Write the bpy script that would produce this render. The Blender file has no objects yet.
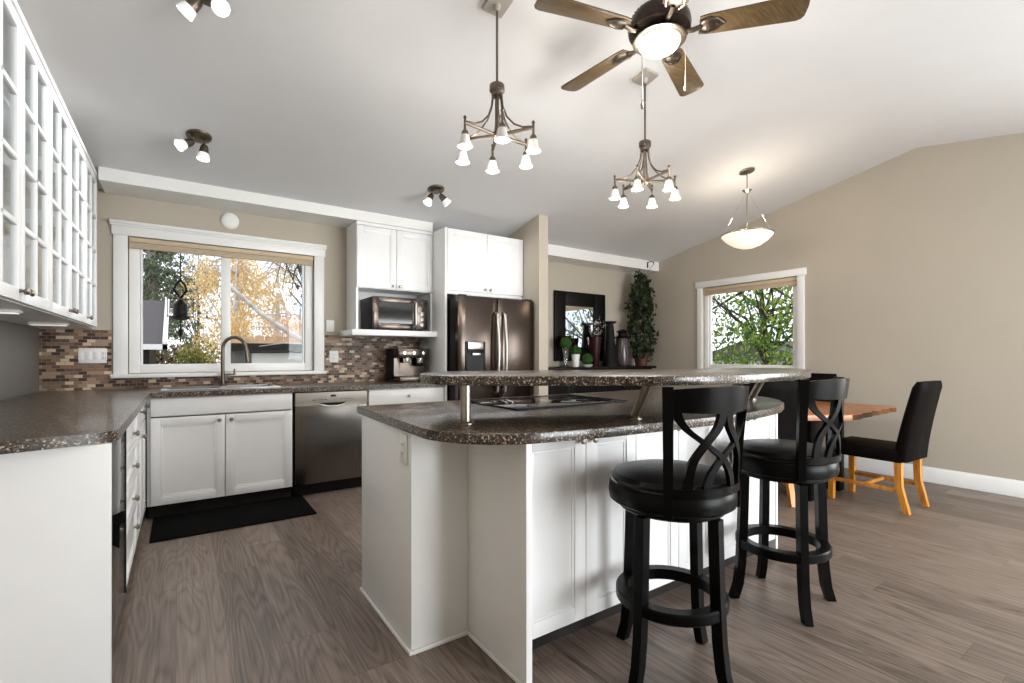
import bpy, bmesh, math, random
from mathutils import Vector, Matrix, Euler
random.seed(7)
PI = math.pi
SC = bpy.context.scene
COL = SC.collection

# ------------------------------------------------------------------ camera
TH = math.atan2(330, 482)                     # yaw to the right of +Y
cam_data = bpy.data.cameras.new('camera')
cam_data.sensor_fit = 'HORIZONTAL'; cam_data.sensor_width = 36.0
cam_data.lens = 482.0 / 1024.0 * 36.0
cam_data.shift_y = 13.5 / 1024.0
cam_data.clip_start = 0.02; cam_data.clip_end = 300
cam = bpy.data.objects.new('camera', cam_data); COL.objects.link(cam)
cam.location = (0, 0, 1.18); cam.rotation_euler = (PI/2, 0, -TH)
SC.camera = cam
SC.view_settings.view_transform = 'Standard'; SC.view_settings.look = 'None'
SC.view_settings.gamma = 1.0; SC.view_settings.use_curve_mapping = False
SC.view_settings.exposure = 0.0

# ------------------------------------------------------------------ sky
W = bpy.data.worlds.new('sky'); SC.world = W; W.use_nodes = True
wn = W.node_tree.nodes; wl = W.node_tree.links
bg = wn['Background']; bg.inputs['Strength'].default_value = 2.0
tc = wn.new('ShaderNodeTexCoord'); ns = wn.new('ShaderNodeTexNoise'); ns.inputs['Scale'].default_value = 2.5
ns.inputs['Detail'].default_value = 5
rp = wn.new('ShaderNodeValToRGB')
rp.color_ramp.elements[0].position = .35; rp.color_ramp.elements[0].color = (.62, .76, .95, 1)
rp.color_ramp.elements[1].position = .6; rp.color_ramp.elements[1].color = (.97, .98, 1, 1)
wl.new(tc.outputs['Generated'], ns.inputs['Vector']); wl.new(ns.outputs['Fac'], rp.inputs['Fac'])
wl.new(rp.outputs['Color'], bg.inputs['Color'])

def light(name, kind, loc, energy, color=(1, 1, 1), rot=None, size=None, sizey=None, parent=None, spot=None):
    d = bpy.data.lights.new(name, kind); d.energy = energy; d.color = color
    if kind == 'AREA':
        d.shape = 'RECTANGLE'; d.size = size; d.size_y = sizey or size
    elif size is not None: d.shadow_soft_size = size
    if spot: d.spot_size = spot; d.spot_blend = .6
    o = bpy.data.objects.new(name, d); COL.objects.link(o); o.location = loc
    if rot: o.rotation_euler = rot
    if parent: o.parent = parent
    return o
# daylight entering by the glazing behind and to the right of the camera
light('daylight_rear_patio', 'AREA', (3.65, -3.35, 1.25), 315, (.94, .98, 1), (PI/2, 0, 0), 3.1, 2.1)
light('daylight_side_window', 'AREA', (6.1, -1.2, 1.35), 150, (.94, .98, 1), (PI/2, 0, PI/2), 2.0, 1.7)

# ------------------------------------------------------------------ materials
def srgb(r, g, b):
    f = lambda c: (c/255)/12.92 if c/255 <= .04045 else ((c/255+.055)/1.055)**2.4
    return (f(r), f(g), f(b), 1)
MATS = {}
class NT:
    def __init__(s, name):
        s.m = bpy.data.materials.new(name); s.m.use_nodes = True
        s.t = s.m.node_tree; s.b = s.t.nodes['Principled BSDF']; s.out = s.t.nodes['Material Output']
    def n(s, typ, **kw):
        x = s.t.nodes.new('ShaderNode' + typ)
        for k, v in kw.items(): setattr(x, k, v)
        return x
    def l(s, a, b): s.t.links.new(a, b)
    def math(s, op, a, b=None):
        x = s.n('Math', operation=op)
        for i, v in enumerate((a, b)):
            if v is None: continue
            if isinstance(v, (int, float)): x.inputs[i].default_value = v
            else: s.l(v, x.inputs[i])
        return x.outputs[0]
    def ramp(s, fac, stops, interp='LINEAR'):
        r = s.n('ValToRGB'); cr = r.color_ramp; cr.interpolation = interp
        while len(cr.elements) < len(stops): cr.elements.new(.5)
        for e, (p, c) in zip(cr.elements, stops): e.position = p; e.color = c
        s.l(fac, r.inputs['Fac']); return r.outputs['Color']
    def noise(s, scale, vec=None, detail=3, rough=.5):
        x = s.n('TexNoise'); x.inputs['Scale'].default_value = scale; x.inputs['Detail'].default_value = detail
        x.inputs['Roughness'].default_value = rough
        if vec is not None: s.l(vec, x.inputs['Vector'])
        return x.outputs['Fac']
    def obj(s): return s.n('TexCoord').outputs['Object']
    def world(s): return s.n('NewGeometry').outputs['Position']
    def bump(s, h, strength=.2, dist=.01):
        x = s.n('Bump'); x.inputs['Strength'].default_value = strength; x.inputs['Distance'].default_value = dist
        s.l(h, x.inputs['Height']); s.l(x.outputs['Normal'], s.b.inputs['Normal'])
    def set(s, **kw):
        for k, v in kw.items(): s.b.inputs[k.replace('_', ' ')].default_value = v

def plain(name, col, rough=.5, metal=0, var=.06, scale=8, bump=0, bscale=200, coat=0, spec=.5):
    k = NT(name); c = Vector(col[:3])
    f = k.noise(scale, k.obj())
    lo = tuple(x*(1-var) for x in c) + (1,); hi = tuple(min(1, x*(1+var)) for x in c) + (1,)
    k.l(k.ramp(f, [(.3, lo), (.7, hi)]), k.b.inputs['Base Color'])
    k.set(Roughness=rough, Metallic=metal); k.b.inputs['Specular IOR Level'].default_value = spec
    if coat: k.b.inputs['Coat Weight'].default_value = coat; k.b.inputs['Coat Roughness'].default_value = .08
    if bump: k.bump(k.noise(bscale, k.obj(), 2), bump, .002)
    MATS[name] = k.m; return k.m

M_wall = plain('beige_wall_paint', srgb(186, 177, 162), .8, var=.015, scale=3, bump=.05, bscale=350)
M_ceil = plain('white_ceiling_paint', srgb(222, 222, 223), .9, var=.012, scale=4, bump=.12, bscale=220)
M_trim = plain('white_trim_paint', srgb(240, 240, 238), .35, var=.01)
M_cab = plain('white_cabinet_lacquer', srgb(240, 240, 240), .32, var=.01)
M_plate = plain('white_plastic', srgb(240, 240, 238), .4, var=.01)
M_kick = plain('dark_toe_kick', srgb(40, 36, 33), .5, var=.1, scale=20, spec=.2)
M_black = plain('black_wood_lacquer', srgb(7, 7, 7), .3, var=.2, scale=14, spec=.11)
M_blackmetal = plain('black_metal', srgb(9, 9, 9), .45, 0, var=.1, spec=.2)
M_leather = plain('black_leather', srgb(9, 8, 8), .34, var=.2, scale=16, bump=.2, bscale=260, spec=.25)
M_dleather = plain('dark_brown_leather', srgb(17, 14, 13), .5, var=.2, scale=14, bump=.2, bscale=240, spec=.03)
M_rug = plain('black_mat_rubber', srgb(8, 8, 8), .9, var=.3, scale=60, bump=.6, bscale=500, spec=.1)
M_nickel = plain('brushed_nickel', srgb(160, 152, 140), .3, 1, var=.08, scale=40)
M_pewter = plain('antique_pewter', srgb(116, 106, 95), .34, 1, var=.12, scale=40)
M_bronze = plain('dark_bronze', srgb(62, 50, 45), .35, .8, var=.15, scale=30)
M_satin = plain('satin_silver_metal', srgb(176, 170, 162), .45, .35, var=.05)
M_chrome = plain('polished_chrome', srgb(205, 203, 200), .14, 1, var=.03)
M_blind = plain('cream_blind_fabric', srgb(205, 186, 158), .8, var=.05, scale=30, bump=.2, bscale=300)
M_blackglass = plain('black_ceramic_glass', srgb(14, 14, 15), .06, var=.1)
M_dplastic = plain('black_plastic', srgb(10, 10, 11), .4, var=.1, spec=.25)
M_sideboard = plain('espresso_wood', srgb(14, 11, 11), .4, var=.25, scale=12, spec=.2)
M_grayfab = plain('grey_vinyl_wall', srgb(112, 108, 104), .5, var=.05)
M_bark = plain('dark_bark', srgb(70, 58, 50), .9, var=.4, scale=12, bump=.6, bscale=30)
M_birch = plain('pale_birch_bark', srgb(205, 195, 188), .8, var=.35, scale=9, bump=.3, bscale=40)
M_greybark = plain('grey_spruce_bark', srgb(158, 152, 142), .9, var=.3, scale=12, bump=.5, bscale=30)
M_gravel = plain('lawn_ground', srgb(120, 115, 80), .95, var=.3, scale=2)
M_white_siding = plain('white_siding', srgb(232, 230, 226), .6, var=.04)
M_terracotta = plain('dark_terracotta', srgb(88, 42, 34), .5, var=.15)
M_burgundy = plain('burgundy_glaze', srgb(44, 12, 14), .25, var=.2, spec=.3)
M_lantern = plain('smoky_pink_glass', srgb(74, 61, 61), .2, var=.2)
M_blossom = plain('pale_blossom', srgb(214, 198, 198), .7, var=.2, scale=40)
M_stem = plain('brown_stem', srgb(52, 38, 30), .8, var=.2)
M_fence = plain('cedar_fence', srgb(226, 184, 146), .75, var=.2, scale=6)
M_oak = None

def stainless(name, col, rough=.28):
    k = NT(name); o = k.obj(); mp = k.n('Mapping'); mp.inputs['Scale'].default_value = (4, 4, 300); k.l(o, mp.inputs['Vector'])
    mp.inputs['Scale'].default_value = (260, 260, 3)
    f = k.noise(1, mp.outputs['Vector'], 2)
    c = Vector(col[:3])
    k.l(k.ramp(f, [(.3, tuple(c*.9)+(1,)), (.7, tuple(c*1.05)+(1,))]), k.b.inputs['Base Color'])
    k.l(k.ramp(f, [(0, (rough*.8,)*3+(1,)), (1, (rough*1.2,)*3+(1,))]), k.b.inputs['Roughness'])
    k.set(Metallic=1.0); return k.m
M_steel = stainless('stainless_steel', srgb(122, 118, 114), .25)
M_steel_dark = stainless('dark_stainless_steel', srgb(86, 77, 71), .22)
M_steel_light = stainless('light_stainless_steel', srgb(190, 189, 187), .3)

def granite():
    k = NT('speckled_granite_laminate'); o = k.world()
    v = k.n('TexVoronoi'); v.inputs['Scale'].default_value = 190; k.l(o, v.inputs['Vector'])
    sep = k.n('SeparateColor'); k.l(v.outputs['Color'], sep.inputs['Color'])
    big = k.noise(9, o, 4)
    f = k.math('ADD', sep.outputs[0], k.math('MULTIPLY', k.math('SUBTRACT', big, .5), .25))
    c = k.ramp(f, [(0, srgb(22, 18, 16)), (.28, srgb(50, 41, 35)), (.52, srgb(76, 64, 54)), (.74, srgb(106, 91, 76)), (.88, srgb(174, 157, 135))], 'CONSTANT')
    k.l(c, k.b.inputs['Base Color']); k.set(Roughness=.3); k.b.inputs['Coat Weight'].default_value = .3; k.b.inputs['Coat Roughness'].default_value = .07
    return k.m
M_granite = granite()

def floor_mat():
    k = NT('grey_brown_vinyl_plank'); o = k.world()
    s = k.n('SeparateXYZ'); k.l(o, s.inputs[0]); x, y = s.outputs[0], s.outputs[1]
    W_, L_ = .18, 1.22
    rx = k.math('DIVIDE', k.math('ADD', x, 20), W_); row = k.math('FLOOR', rx); fx = k.math('FRACT', rx)
    wn1 = k.n('TexWhiteNoise', noise_dimensions='1D'); k.l(row, wn1.inputs['W'])
    ry = k.math('ADD', k.math('DIVIDE', k.math('ADD', y, 20), L_), wn1.outputs['Value']); colm = k.math('FLOOR', ry); fy = k.math('FRACT', ry)
    cmb = k.n('CombineXYZ'); k.l(row, cmb.inputs[0]); k.l(colm, cmb.inputs[1])
    wn2 = k.n('TexWhiteNoise', noise_dimensions='2D'); k.l(cmb.outputs[0], wn2.inputs['Vector'])
    rnd = wn2.outputs['Value']
    g = k.n('CombineXYZ'); k.l(k.math('ADD', k.math('MULTIPLY', x, 1), k.math('MULTIPLY', rnd, 37)), g.inputs[0])
    k.l(k.math('MULTIPLY', y, .03), g.inputs[1]); k.l(k.math('MULTIPLY', rnd, 11), g.inputs[2])
    fine = k.noise(95, g.outputs[0], 5, .65)
    g2 = k.n('CombineXYZ'); k.l(k.math('ADD', x, k.math('MULTIPLY', rnd, 53)), g2.inputs[0])
    k.l(k.math('MULTIPLY', y, .11), g2.inputs[1]); k.l(rnd, g2.inputs[2])
    cath = k.noise(6, g2.outputs[0], 1.5)
    rings = k.math('ABSOLUTE', k.math('SINE', k.math('MULTIPLY', cath, 60)))
    h = k.math('ADD', k.math('ADD', k.math('MULTIPLY', fine, .6), k.math('MULTIPLY', rings, .13)), k.math('ADD', k.math('MULTIPLY', rnd, .16), k.math('MULTIPLY', k.noise(5, g2.outputs[0], 2), .2)))
    c = k.ramp(h, [(.32, srgb(68, 56, 49)), (.48, srgb(106, 92, 82)), (.62, srgb(130, 115, 104)), (.82, srgb(160, 144, 131))])
    # seams
    ex = k.math('MINIMUM', fx, k.math('SUBTRACT', 1, fx)); ey = k.math('MINIMUM', fy, k.math('SUBTRACT', 1, fy))
    seam = k.math('MAXIMUM', k.math('LESS_THAN', ex, .006), k.math('LESS_THAN', ey, .0013))
    mix = k.n('Mix', data_type='RGBA'); k.l(k.math('MULTIPLY', seam, .35), mix.inputs[0]); k.l(c, mix.inputs[6]); mix.inputs[7].default_value = srgb(50, 42, 38)
    k.l(mix.outputs[2], k.b.inputs['Base Color'])
    k.l(k.ramp(fine, [(0, (.34,)*3+(1,)), (1, (.5,)*3+(1,))]), k.b.inputs['Roughness'])
    k.bump(k.math('SUBTRACT', fine, seam), .12, .003)
    return k.m
M_floor = floor_mat()

def mosaic():
    k = NT('brown_mosaic_tile'); o = k.world()
    s = k.n('SeparateXYZ'); k.l(o, s.inputs[0])
    u = k.math('ADD', s.outputs[0], 5); z = s.outputs[2]
    H, WD = .0245, .05
    rz = k.math('DIVIDE', z, H); row = k.math('FLOOR', rz); fz = k.math('FRACT', rz)
    off = k.math('MULTIPLY', k.math('MODULO', row, 2), .5)
    ru = k.math('ADD', k.math('DIVIDE', u, WD), off); cu = k.math('FLOOR', ru); fu = k.math('FRACT', ru)
    cb = k.n('CombineXYZ'); k.l(row, cb.inputs[0]); k.l(cu, cb.inputs[1])
    w = k.n('TexWhiteNoise', noise_dimensions='2D'); k.l(cb.outputs[0], w.inputs['Vector']); r = w.outputs['Value']
    c = k.ramp(r, [(0, srgb(62, 44, 38)), (.2, srgb(100, 74, 60)), (.38, srgb(136, 104, 86)), (.54, srgb(118, 100, 84)), (.68, srgb(160, 136, 112)), (.85, srgb(206, 186, 158))], 'CONSTANT')
    e = k.math('MAXIMUM', k.math('LESS_THAN', fz, .09), k.math('LESS_THAN', fu, .045))
    mix = k.n('Mix', data_type='RGBA'); k.l(e, mix.inputs[0]); k.l(c, mix.inputs[6]); mix.inputs[7].default_value = srgb(150, 134, 116)
    k.l(mix.outputs[2], k.b.inputs['Base Color'])
    k.l(k.math('ADD', k.math('MULTIPLY', e, .3), .5), k.b.inputs['Roughness'])
    k.bump(k.math('SUBTRACT', 1, e), .3, .002); return k.m
M_mosaic = mosaic()

def wood(name, a, b, scale=6, axis=(12, 1, 12), rough=.35):
    k = NT(name); mp = k.n('Mapping'); mp.inputs['Scale'].default_value = axis; k.l(k.obj(), mp.inputs['Vector'])
    f = k.noise(scale, mp.outputs['Vector'], 5, .6)
    k.l(k.ramp(f, [(.3, a), (.7, b)]), k.b.inputs['Base Color']); k.set(Roughness=rough)
    k.bump(f, .1, .002); return k.m
M_blade = wood('oak_fan_blade', srgb(66, 52, 34), srgb(106, 86, 58), 8, (1.5, 14, 6))
M_tabletop = wood('live_edge_walnut', srgb(136, 78, 42), srgb(204, 136, 80), 3, (1.2, 10, 8), .3)
M_liveedge = wood('dark_live_edge_bark', srgb(30, 18, 13), srgb(150, 92, 52), 14, (3, 3, 9), .5)
M_orangeleg = wood('orange_oak', srgb(176, 108, 30), srgb(222, 152, 62), 6, (10, 10, 1.4), .35)
M_shingle = wood('grey_roof_shingle', srgb(72, 66, 68), srgb(98, 90, 92), 14, (4, 4, 14), .9)

def glass(name, tint=(1, 1, 1, 1), base=.04, gain=.85, rough=.0, power=5):
    k = NT(name); k.t.nodes.remove(k.b)
    tr = k.n('BsdfTransparent'); tr.inputs['Color'].default_value = tint
    gl = k.n('BsdfGlossy'); gl.inputs['Roughness'].default_value = rough
    lw = k.n('LayerWeight'); lw.inputs['Blend'].default_value = .5
    f = k.math('ADD', k.math('MULTIPLY', k.math('POWER', lw.outputs['Facing'], power), gain), base)
    mx = k.n('MixShader'); k.l(f, mx.inputs[0]); k.l(tr.outputs[0], mx.inputs[1]); k.l(gl.outputs[0], mx.inputs[2])
    k.l(mx.outputs[0], k.out.inputs['Surface']); return k.m
M_glass = glass('clear_window_glass', base=.012, gain=.5)
M_cabglass = glass('cabinet_door_glass', (.9, .93, .93, 1), .10, .5, .08, 2)
M_vaseglass = glass('clear_vase_glass', (.9, .92, .92, 1), .12, .6)

def mirror():
    k = NT('silver_mirror'); k.set(Metallic=1.0, Roughness=.02); k.b.inputs['Base Color'].default_value = (.85, .85, .85, 1); return k.m
M_mirror = mirror()

def glow(name, col, strength, base=(.9, .88, .84, 1)):
    k = NT(name); k.b.inputs['Base Color'].default_value = base; k.set(Roughness=.3)
    k.b.inputs['Emission Color'].default_value = col
    f = k.noise(18, k.obj(), 3); e = k.math('ADD', k.math('MULTIPLY', f, strength*.3), strength*.85)
    k.l(e, k.b.inputs['Emission Strength']); return k.m
M_shade = glow('frosted_lamp_shade', (1, .9, .74, 1), .04, (.62, .59, .55, 1))
M_bulb = glow('lit_bulb', (1, .93, .8, 1), 4.5)
M_dome = glow('lit_fan_dome', (1, .9, .72, 1), .75)
M_bowl = glow('alabaster_bowl', (1, .87, .66, 1), .75)
M_coolbulb = glow('cool_lit_lens', (.95, .97, 1, 1), 8)
M_led = glow('undercabinet_led', (1, .95, .85, 1), .5)
M_coolshade = glow('cool_frosted_shade', (.94, .97, 1, 1), .3)

def leaf(name, stops, trans=.4):
    k = NT(name); g = k.n('NewGeometry')
    c = k.ramp(g.outputs['Random Per Island'], stops)
    k.l(c, k.b.inputs['Base Color']); k.set(Roughness=.55)
    tl = k.n('BsdfTranslucent'); k.l(c, tl.inputs['Color'])
    mx = k.n('MixShader'); mx.inputs[0].default_value = trans
    k.l(k.b.outputs[0], mx.inputs[1]); k.l(tl.outputs[0], mx.inputs[2]); k.l(mx.outputs[0], k.out.inputs['Surface']); return k.m
M_leaf_green = leaf('green_tree_leaf', [(0, srgb(58, 92, 40)), (.5, srgb(96, 138, 52)), (.8, srgb(150, 172, 70)), (1, srgb(196, 196, 90))])
M_leaf_yellow = leaf('golden_leaf', [(0, srgb(216, 170, 92)), (.5, srgb(240, 206, 138)), (.85, srgb(250, 230, 180)), (1, srgb(190, 186, 120))], .5)
M_leaf_orange = leaf('orange_leaf', [(0, srgb(204, 142, 96)), (.5, srgb(236, 184, 130)), (1, srgb(248, 220, 170))], .5)
M_needle = leaf('conifer_needle', [(0, srgb(62, 78, 58)), (.6, srgb(96, 112, 80)), (1, srgb(140, 146, 100))], .25)
M_shrub = leaf('shrub_leaf', [(0, srgb(84, 104, 52)), (.6, srgb(150, 150, 72)), (1, srgb(206, 178, 96))], .35)
M_ivy = leaf('dark_ivy_leaf', [(0, srgb(26, 36, 22)), (.6, srgb(44, 56, 32)), (1, srgb(78, 84, 48))], .2)
M_moss = plain('green_moss', srgb(44, 84, 26), .9, var=.45, scale=60, bump=1, bscale=90)

# ------------------------------------------------------------------ mesh helpers
class MB:
    def __init__(s, fmap=None): s.bm = bmesh.new(); s.f = fmap
    def _merge(s, t):
        me = bpy.data.meshes.new('tmp'); t.to_mesh(me); t.free(); s.bm.from_mesh(me); bpy.data.meshes.remove(me)
    def box(s, x0, x1, y0, y1, z0, z1, bev=0, seg=2):
        t = bmesh.new(); P = [Vector(p) for p in ((x0, y0, z0), (x1, y1, z1))]
        if s.f: P = [Vector(s.f(*p)) for p in P]
        a = Vector([min(P[0][i], P[1][i]) for i in range(3)]); b = Vector([max(P[0][i], P[1][i]) for i in range(3)])
        bmesh.ops.create_cube(t, size=1)
        for v in t.verts: v.co = Vector([(a[i]+b[i])/2 + v.co[i]*(b[i]-a[i]) for i in range(3)])
        if bev:
            bev = min(bev, .49*min(b-a)); bmesh.ops.bevel(t, geom=t.edges[:], offset=bev, segments=seg, affect='EDGES', profile=.5)
        s._merge(t); return s
    def prism(s, poly, z0, z1, bev=0, axis='z'):
        t = bmesh.new()
        def mk(u, v, w): return {'z': (u, v, w), 'x': (w, u, v), 'y': (u, w, v)}[axis]
        bot = [t.verts.new(mk(u, v, z0)) for u, v in poly]; top = [t.verts.new(mk(u, v, z1)) for u, v in poly]
        n = len(poly); t.faces.new(bot); t.faces.new(top)
        for i in range(n): t.faces.new((bot[i], bot[(i+1) % n], top[(i+1) % n], top[i]))
        bmesh.ops.recalc_face_normals(t, faces=t.faces[:])
        if bev:
            es = [e for e in t.edges if all(v in top for v in e.verts) or all(v in bot for v in e.verts)]
            bmesh.ops.bevel(t, geom=es, offset=bev, segments=2, affect='EDGES', profile=.5)
        s._merge(t); return s
    def tube(s, pts, r, seg=10, caps=True, flat=None):
        """round (or flat=(wu,wv): rectangular) sweep along pts"""
        pts = [Vector(p) for p in pts]; n = len(pts); rr = r if isinstance(r, (list, tuple)) else [r]*n
        t = bmesh.new(); rings = []; prev = None
        for i, p in enumerate(pts):
            d = (pts[min(i+1, n-1)] - pts[max(i-1, 0)]).normalized()
            if prev is None:
                up = Vector((0, 0, 1)) if abs(d.z) < .95 else Vector((1, 0, 0)); a = d.cross(up).normalized()
            else: a = (prev - d*prev.dot(d)).normalized()
            prev = a; b = d.cross(a).normalized()
            ring = []
            for k in range(seg):
                th = 2*PI*k/seg + (PI/4 if seg == 4 else 0)
                ring.append(t.verts.new(p + a*math.cos(th)*rr[i] + b*math.sin(th)*rr[i]))
            rings.append(ring)
        for i in range(n-1):
            for k in range(seg): t.faces.new((rings[i][k], rings[i][(k+1) % seg], rings[i+1][(k+1) % seg], rings[i+1][k]))
        if caps: t.faces.new(rings[0][::-1]); t.faces.new(rings[-1])
        bmesh.ops.recalc_face_normals(t, faces=t.faces[:]); s._merge(t); return s
    def cyl(s, p0, p1, r0, r1=None, seg=20): return s.tube([p0, p1], [r0, r0 if r1 is None else r1], seg)
    def lathe(s, prof, c=(0, 0, 0), seg=28, mat=None):
        t = bmesh.new(); rings = []
        for r, z in prof:
            if r < 1e-5: rings.append([t.verts.new((0, 0, z))])
            else: rings.append([t.verts.new((r*math.cos(2*PI*k/seg), r*math.sin(2*PI*k/seg), z)) for k in range(seg)])
        for a, b in zip(rings, rings[1:]):
            for k in range(seg):
                k2 = (k+1) % seg
                if len(a) == 1 and len(b) == 1: continue
                if len(a) == 1: t.faces.new((a[0], b[k], b[k2]))
                elif len(b) == 1: t.faces.new((a[k], a[k2], b[0]))
                else: t.faces.new((a[k], a[k2], b[k2], b[k]))
        if mat is not None: bmesh.ops.transform(t, matrix=mat, verts=t.verts[:])
        bmesh.ops.translate(t, vec=Vector(c), verts=t.verts[:])
        bmesh.ops.recalc_face_normals(t, faces=t.faces[:]); s._merge(t); return s
    def sphere(s, c, r, sc=(1, 1, 1), seg=20):
        t = bmesh.new(); bmesh.ops.create_uvsphere(t, u_segments=seg, v_segments=seg//2+2, radius=r)
        for v in t.verts: v.co = Vector((v.co.x*sc[0]+c[0], v.co.y*sc[1]+c[1], v.co.z*sc[2]+c[2]))
        s._merge(t); return s
    def strip(s, left, right, thick_dir, th):
        """closed ribbon solid between two polylines, thickness th along per-point dirs"""
        t = bmesh.new(); R = []
        for p, q, d in zip(left, right, thick_dir):
            p, q, d = Vector(p), Vector(q), Vector(d).normalized()*th/2
            R.append([t.verts.new(p-d), t.verts.new(q-d), t.verts.new(q+d), t.verts.new(p+d)])
        for a, b in zip(R, R[1:]):
            for k in range(4): t.faces.new((a[k], a[(k+1) % 4], b[(k+1) % 4], b[k]))
        t.faces.new(R[0][::-1]); t.faces.new(R[-1]); bmesh.ops.recalc_face_normals(t, faces=t.faces[:]); s._merge(t); return s
    def leaves(s, items, size, droop=0):
        """items: list of (point, size factor); diamond leaves with a fold"""
        for p, k in items:
            R = Euler((random.uniform(0, 2*PI), random.uniform(0, 2*PI), random.uniform(0, 2*PI))).to_matrix()
            L = size*k; vs = [Vector((-L, 0, 0)), Vector((0, -L*.5, L*.12)), Vector((L, 0, 0)), Vector((0, L*.5, L*.12))]
            s.bm.faces.new([s.bm.verts.new(Vector(p) + R @ v) for v in vs])
        return s

def finish(name, mb, mat, parent=None, smooth=True, angle=.6):
    me = bpy.data.meshes.new(name); mb.bm.to_mesh(me); mb.bm.free()
    if smooth and len(me.polygons):
        me.polygons.foreach_set('use_smooth', [True]*len(me.polygons)); me.set_sharp_from_angle(angle=angle)
    me.materials.append(mat)
    o = bpy.data.objects.new(name, me); COL.objects.link(o)
    if parent is not None: o.parent = parent
    return o
def tag(o, label, cat, group=None):
    o['label'] = label; o['category'] = cat
    if group: o['group'] = group
    return o
def thing(name, label, cat, loc=(0, 0, 0), rotz=0, group=None):
    o = bpy.data.objects.new(name, None); COL.objects.link(o); o.location = loc; o.rotation_euler = (0, 0, rotz)
    o.empty_display_size = .05
    return tag(o, label, cat, group)
def part(root, name, mb, mat, world=False, label=None, angle=.6):
    o = finish(name, mb, mat, root, angle=angle)
    if world:                                   # mesh was given in world space: bring it into the root's frame
        top = root
        while top.parent: top = top.parent
        M = Matrix.Translation(-Vector(top.location)); o.data.transform(M)
    if label: o['label'] = label
    return o
def struct(name, mb, mat, parent=None):
    o = finish(name, mb, mat, parent)
    if parent is None: o['kind'] = 'structure'
    return o
def copy_tree(o, parent=None):
    c = o.copy(); COL.objects.link(c)
    if parent is not None: c.parent = parent
    for ch in list(o.children): copy_tree(ch, c)
    return c
def dup(root, loc, rotz, label, group=None):
    r = copy_tree(root); r.location = loc; r.rotation_euler = (0, 0, rotz); r['label'] = label
    if group: r['group'] = group
    return r

# ------------------------------------------------------------------ room shell
XL, XR, YB, YR = -.87, 5.72, 4.88, -3.0
RY, RZ = 1.6, 3.135
def cz(y): return RZ - .205*(y-RY) if y > RY else RZ + .172*(y-RY)
struct('floor', MB().box(XL-.15, XR+.15, YR-.15, YB+.15, -.12, 0), M_floor)
c = MB().prism([(YB+.15, cz(YB+.15)), (RY, RZ), (YR-.15, cz(YR-.15)), (YR-.15, cz(YR-.15)+.2), (RY, RZ+.2), (YB+.15, cz(YB+.15)+.2)], XL-.15, XR+.15, axis='x')
struct('ceiling', c, M_ceil)
def gable(mb, x0, x1, y0, y1, z0=0, z1=None):
    """wall slab between y0..y1 from z0 up to z1 or the ceiling"""
    ys = [y0] + ([RY] if y0 < RY < y1 else []) + [y1]
    if z1 is not None: mb.box(x0, x1, y0, y1, z0, z1); return
    mb.prism([(y0, z0), (y1, z0)] + [(y, cz(y)) for y in reversed(ys)], x0, x1, axis='x')
m = MB(); gable(m, XL-.15, XL, YR, YB); struct('wall_left', m, M_wall)
# right wall with the dining window and a second window out of frame
WY0, WY1, WZ0, WZ1 = 2.66, 3.86, .98, 2.07
m = MB()
for a in ((YR, -2.2, 0, None), (-2.2, -.2, 0, .5), (-2.2, -.2, 2.15, None), (-.2, WY0, 0, None), (WY0, WY1, 0, WZ0), (WY0, WY1, WZ1, None), (WY1, YB, 0, None)):
    gable(m, XR, XR+.15, *a)
struct('wall_right', m, M_wall)
KX0, KX1, KZ0, KZ1 = -.354, 1.043, 1.03, 2.125
m = MB(); top = cz(YB)
for a in ((XL-.15, KX0, 0, top), (KX1, XR+.15, 0, top), (KX0, KX1, 0, KZ0), (KX0, KX1, KZ1, top)):
    m.box(a[0], a[1], YB, YB+.15, a[2], a[3])
struct('wall_back', m, M_wall)
m = MB(); top = cz(YR)
for a in ((XL-.15, 2.1, 0, top), (2.1, 5.2, 2.15, top), (5.2, XR+.15, 0, top)):
    m.box(a[0], a[1], YR-.15, YR, a[2], a[3])
struct('wall_rear', m, M_wall)
m = MB(); gable(m, 3.07, 3.19, 3.985, YB); struct('wall_partition', m, M_wall)
# backsplash
m = MB().box(XL, KX0-.1, YB-.008, YB, .914, 1.374).box(KX0-.1, KX1+.1, YB-.008, YB, .914, .996).box(KX1+.1, 2.12, YB-.008, YB, .914, 1.374)
struct('trim_3', m, M_mosaic)
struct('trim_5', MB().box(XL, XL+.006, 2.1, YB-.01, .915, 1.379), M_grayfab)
# dropped beams along the back wall
def beam(name, x0, x1, yf, zb):
    struct(name, MB().prism([(yf, zb), (YB, zb), (YB, cz(YB)), (yf, cz(yf))], x0, x1, axis='x'), M_trim)
beam('trim_1', -.495, 2.118, 4.53, 2.44)
beam('trim_2', 3.19, XR, 4.575, 2.395)
# baseboards
def bb(name, *boxes):
    m = MB()
    for b in boxes: m.box(*b, bev=.006)
    struct(name, m, M_trim)
bb('baseboard_right', (XR-.016, XR, -.1, YB-.02, 0, .13), (XR-.011, XR, -.1, YB-.02, .12, .142), (XR-.016, XR, YR+.02, -.1, 0, .13))
bb('baseboard_back', (3.2, XR-.02, YB-.016, YB, 0, .13))
bb('baseboard_partition', (3.09, 3.17, 3.969, 3.985, 0, .13))

# ------------------------------------------------------------------ windows
def rect_frame(m, f, u0, u1, z0, z1, w0, w1, t, bev=.004):
    for a in ((u0, u0+t, z0, z1), (u1-t, u1, z0, z1), (u0+t, u1-t, z0, z0+t), (u0+t, u1-t, z1-t, z1)):
        m.box(a[0], a[1], w0, w1, a[2], a[3], bev=bev)
fB = lambda u, w, z: (u, YB - w, z)                    # on back wall: w into the room
fR = lambda u, w, z: (XR - w, u, z)                    # on right wall
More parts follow.
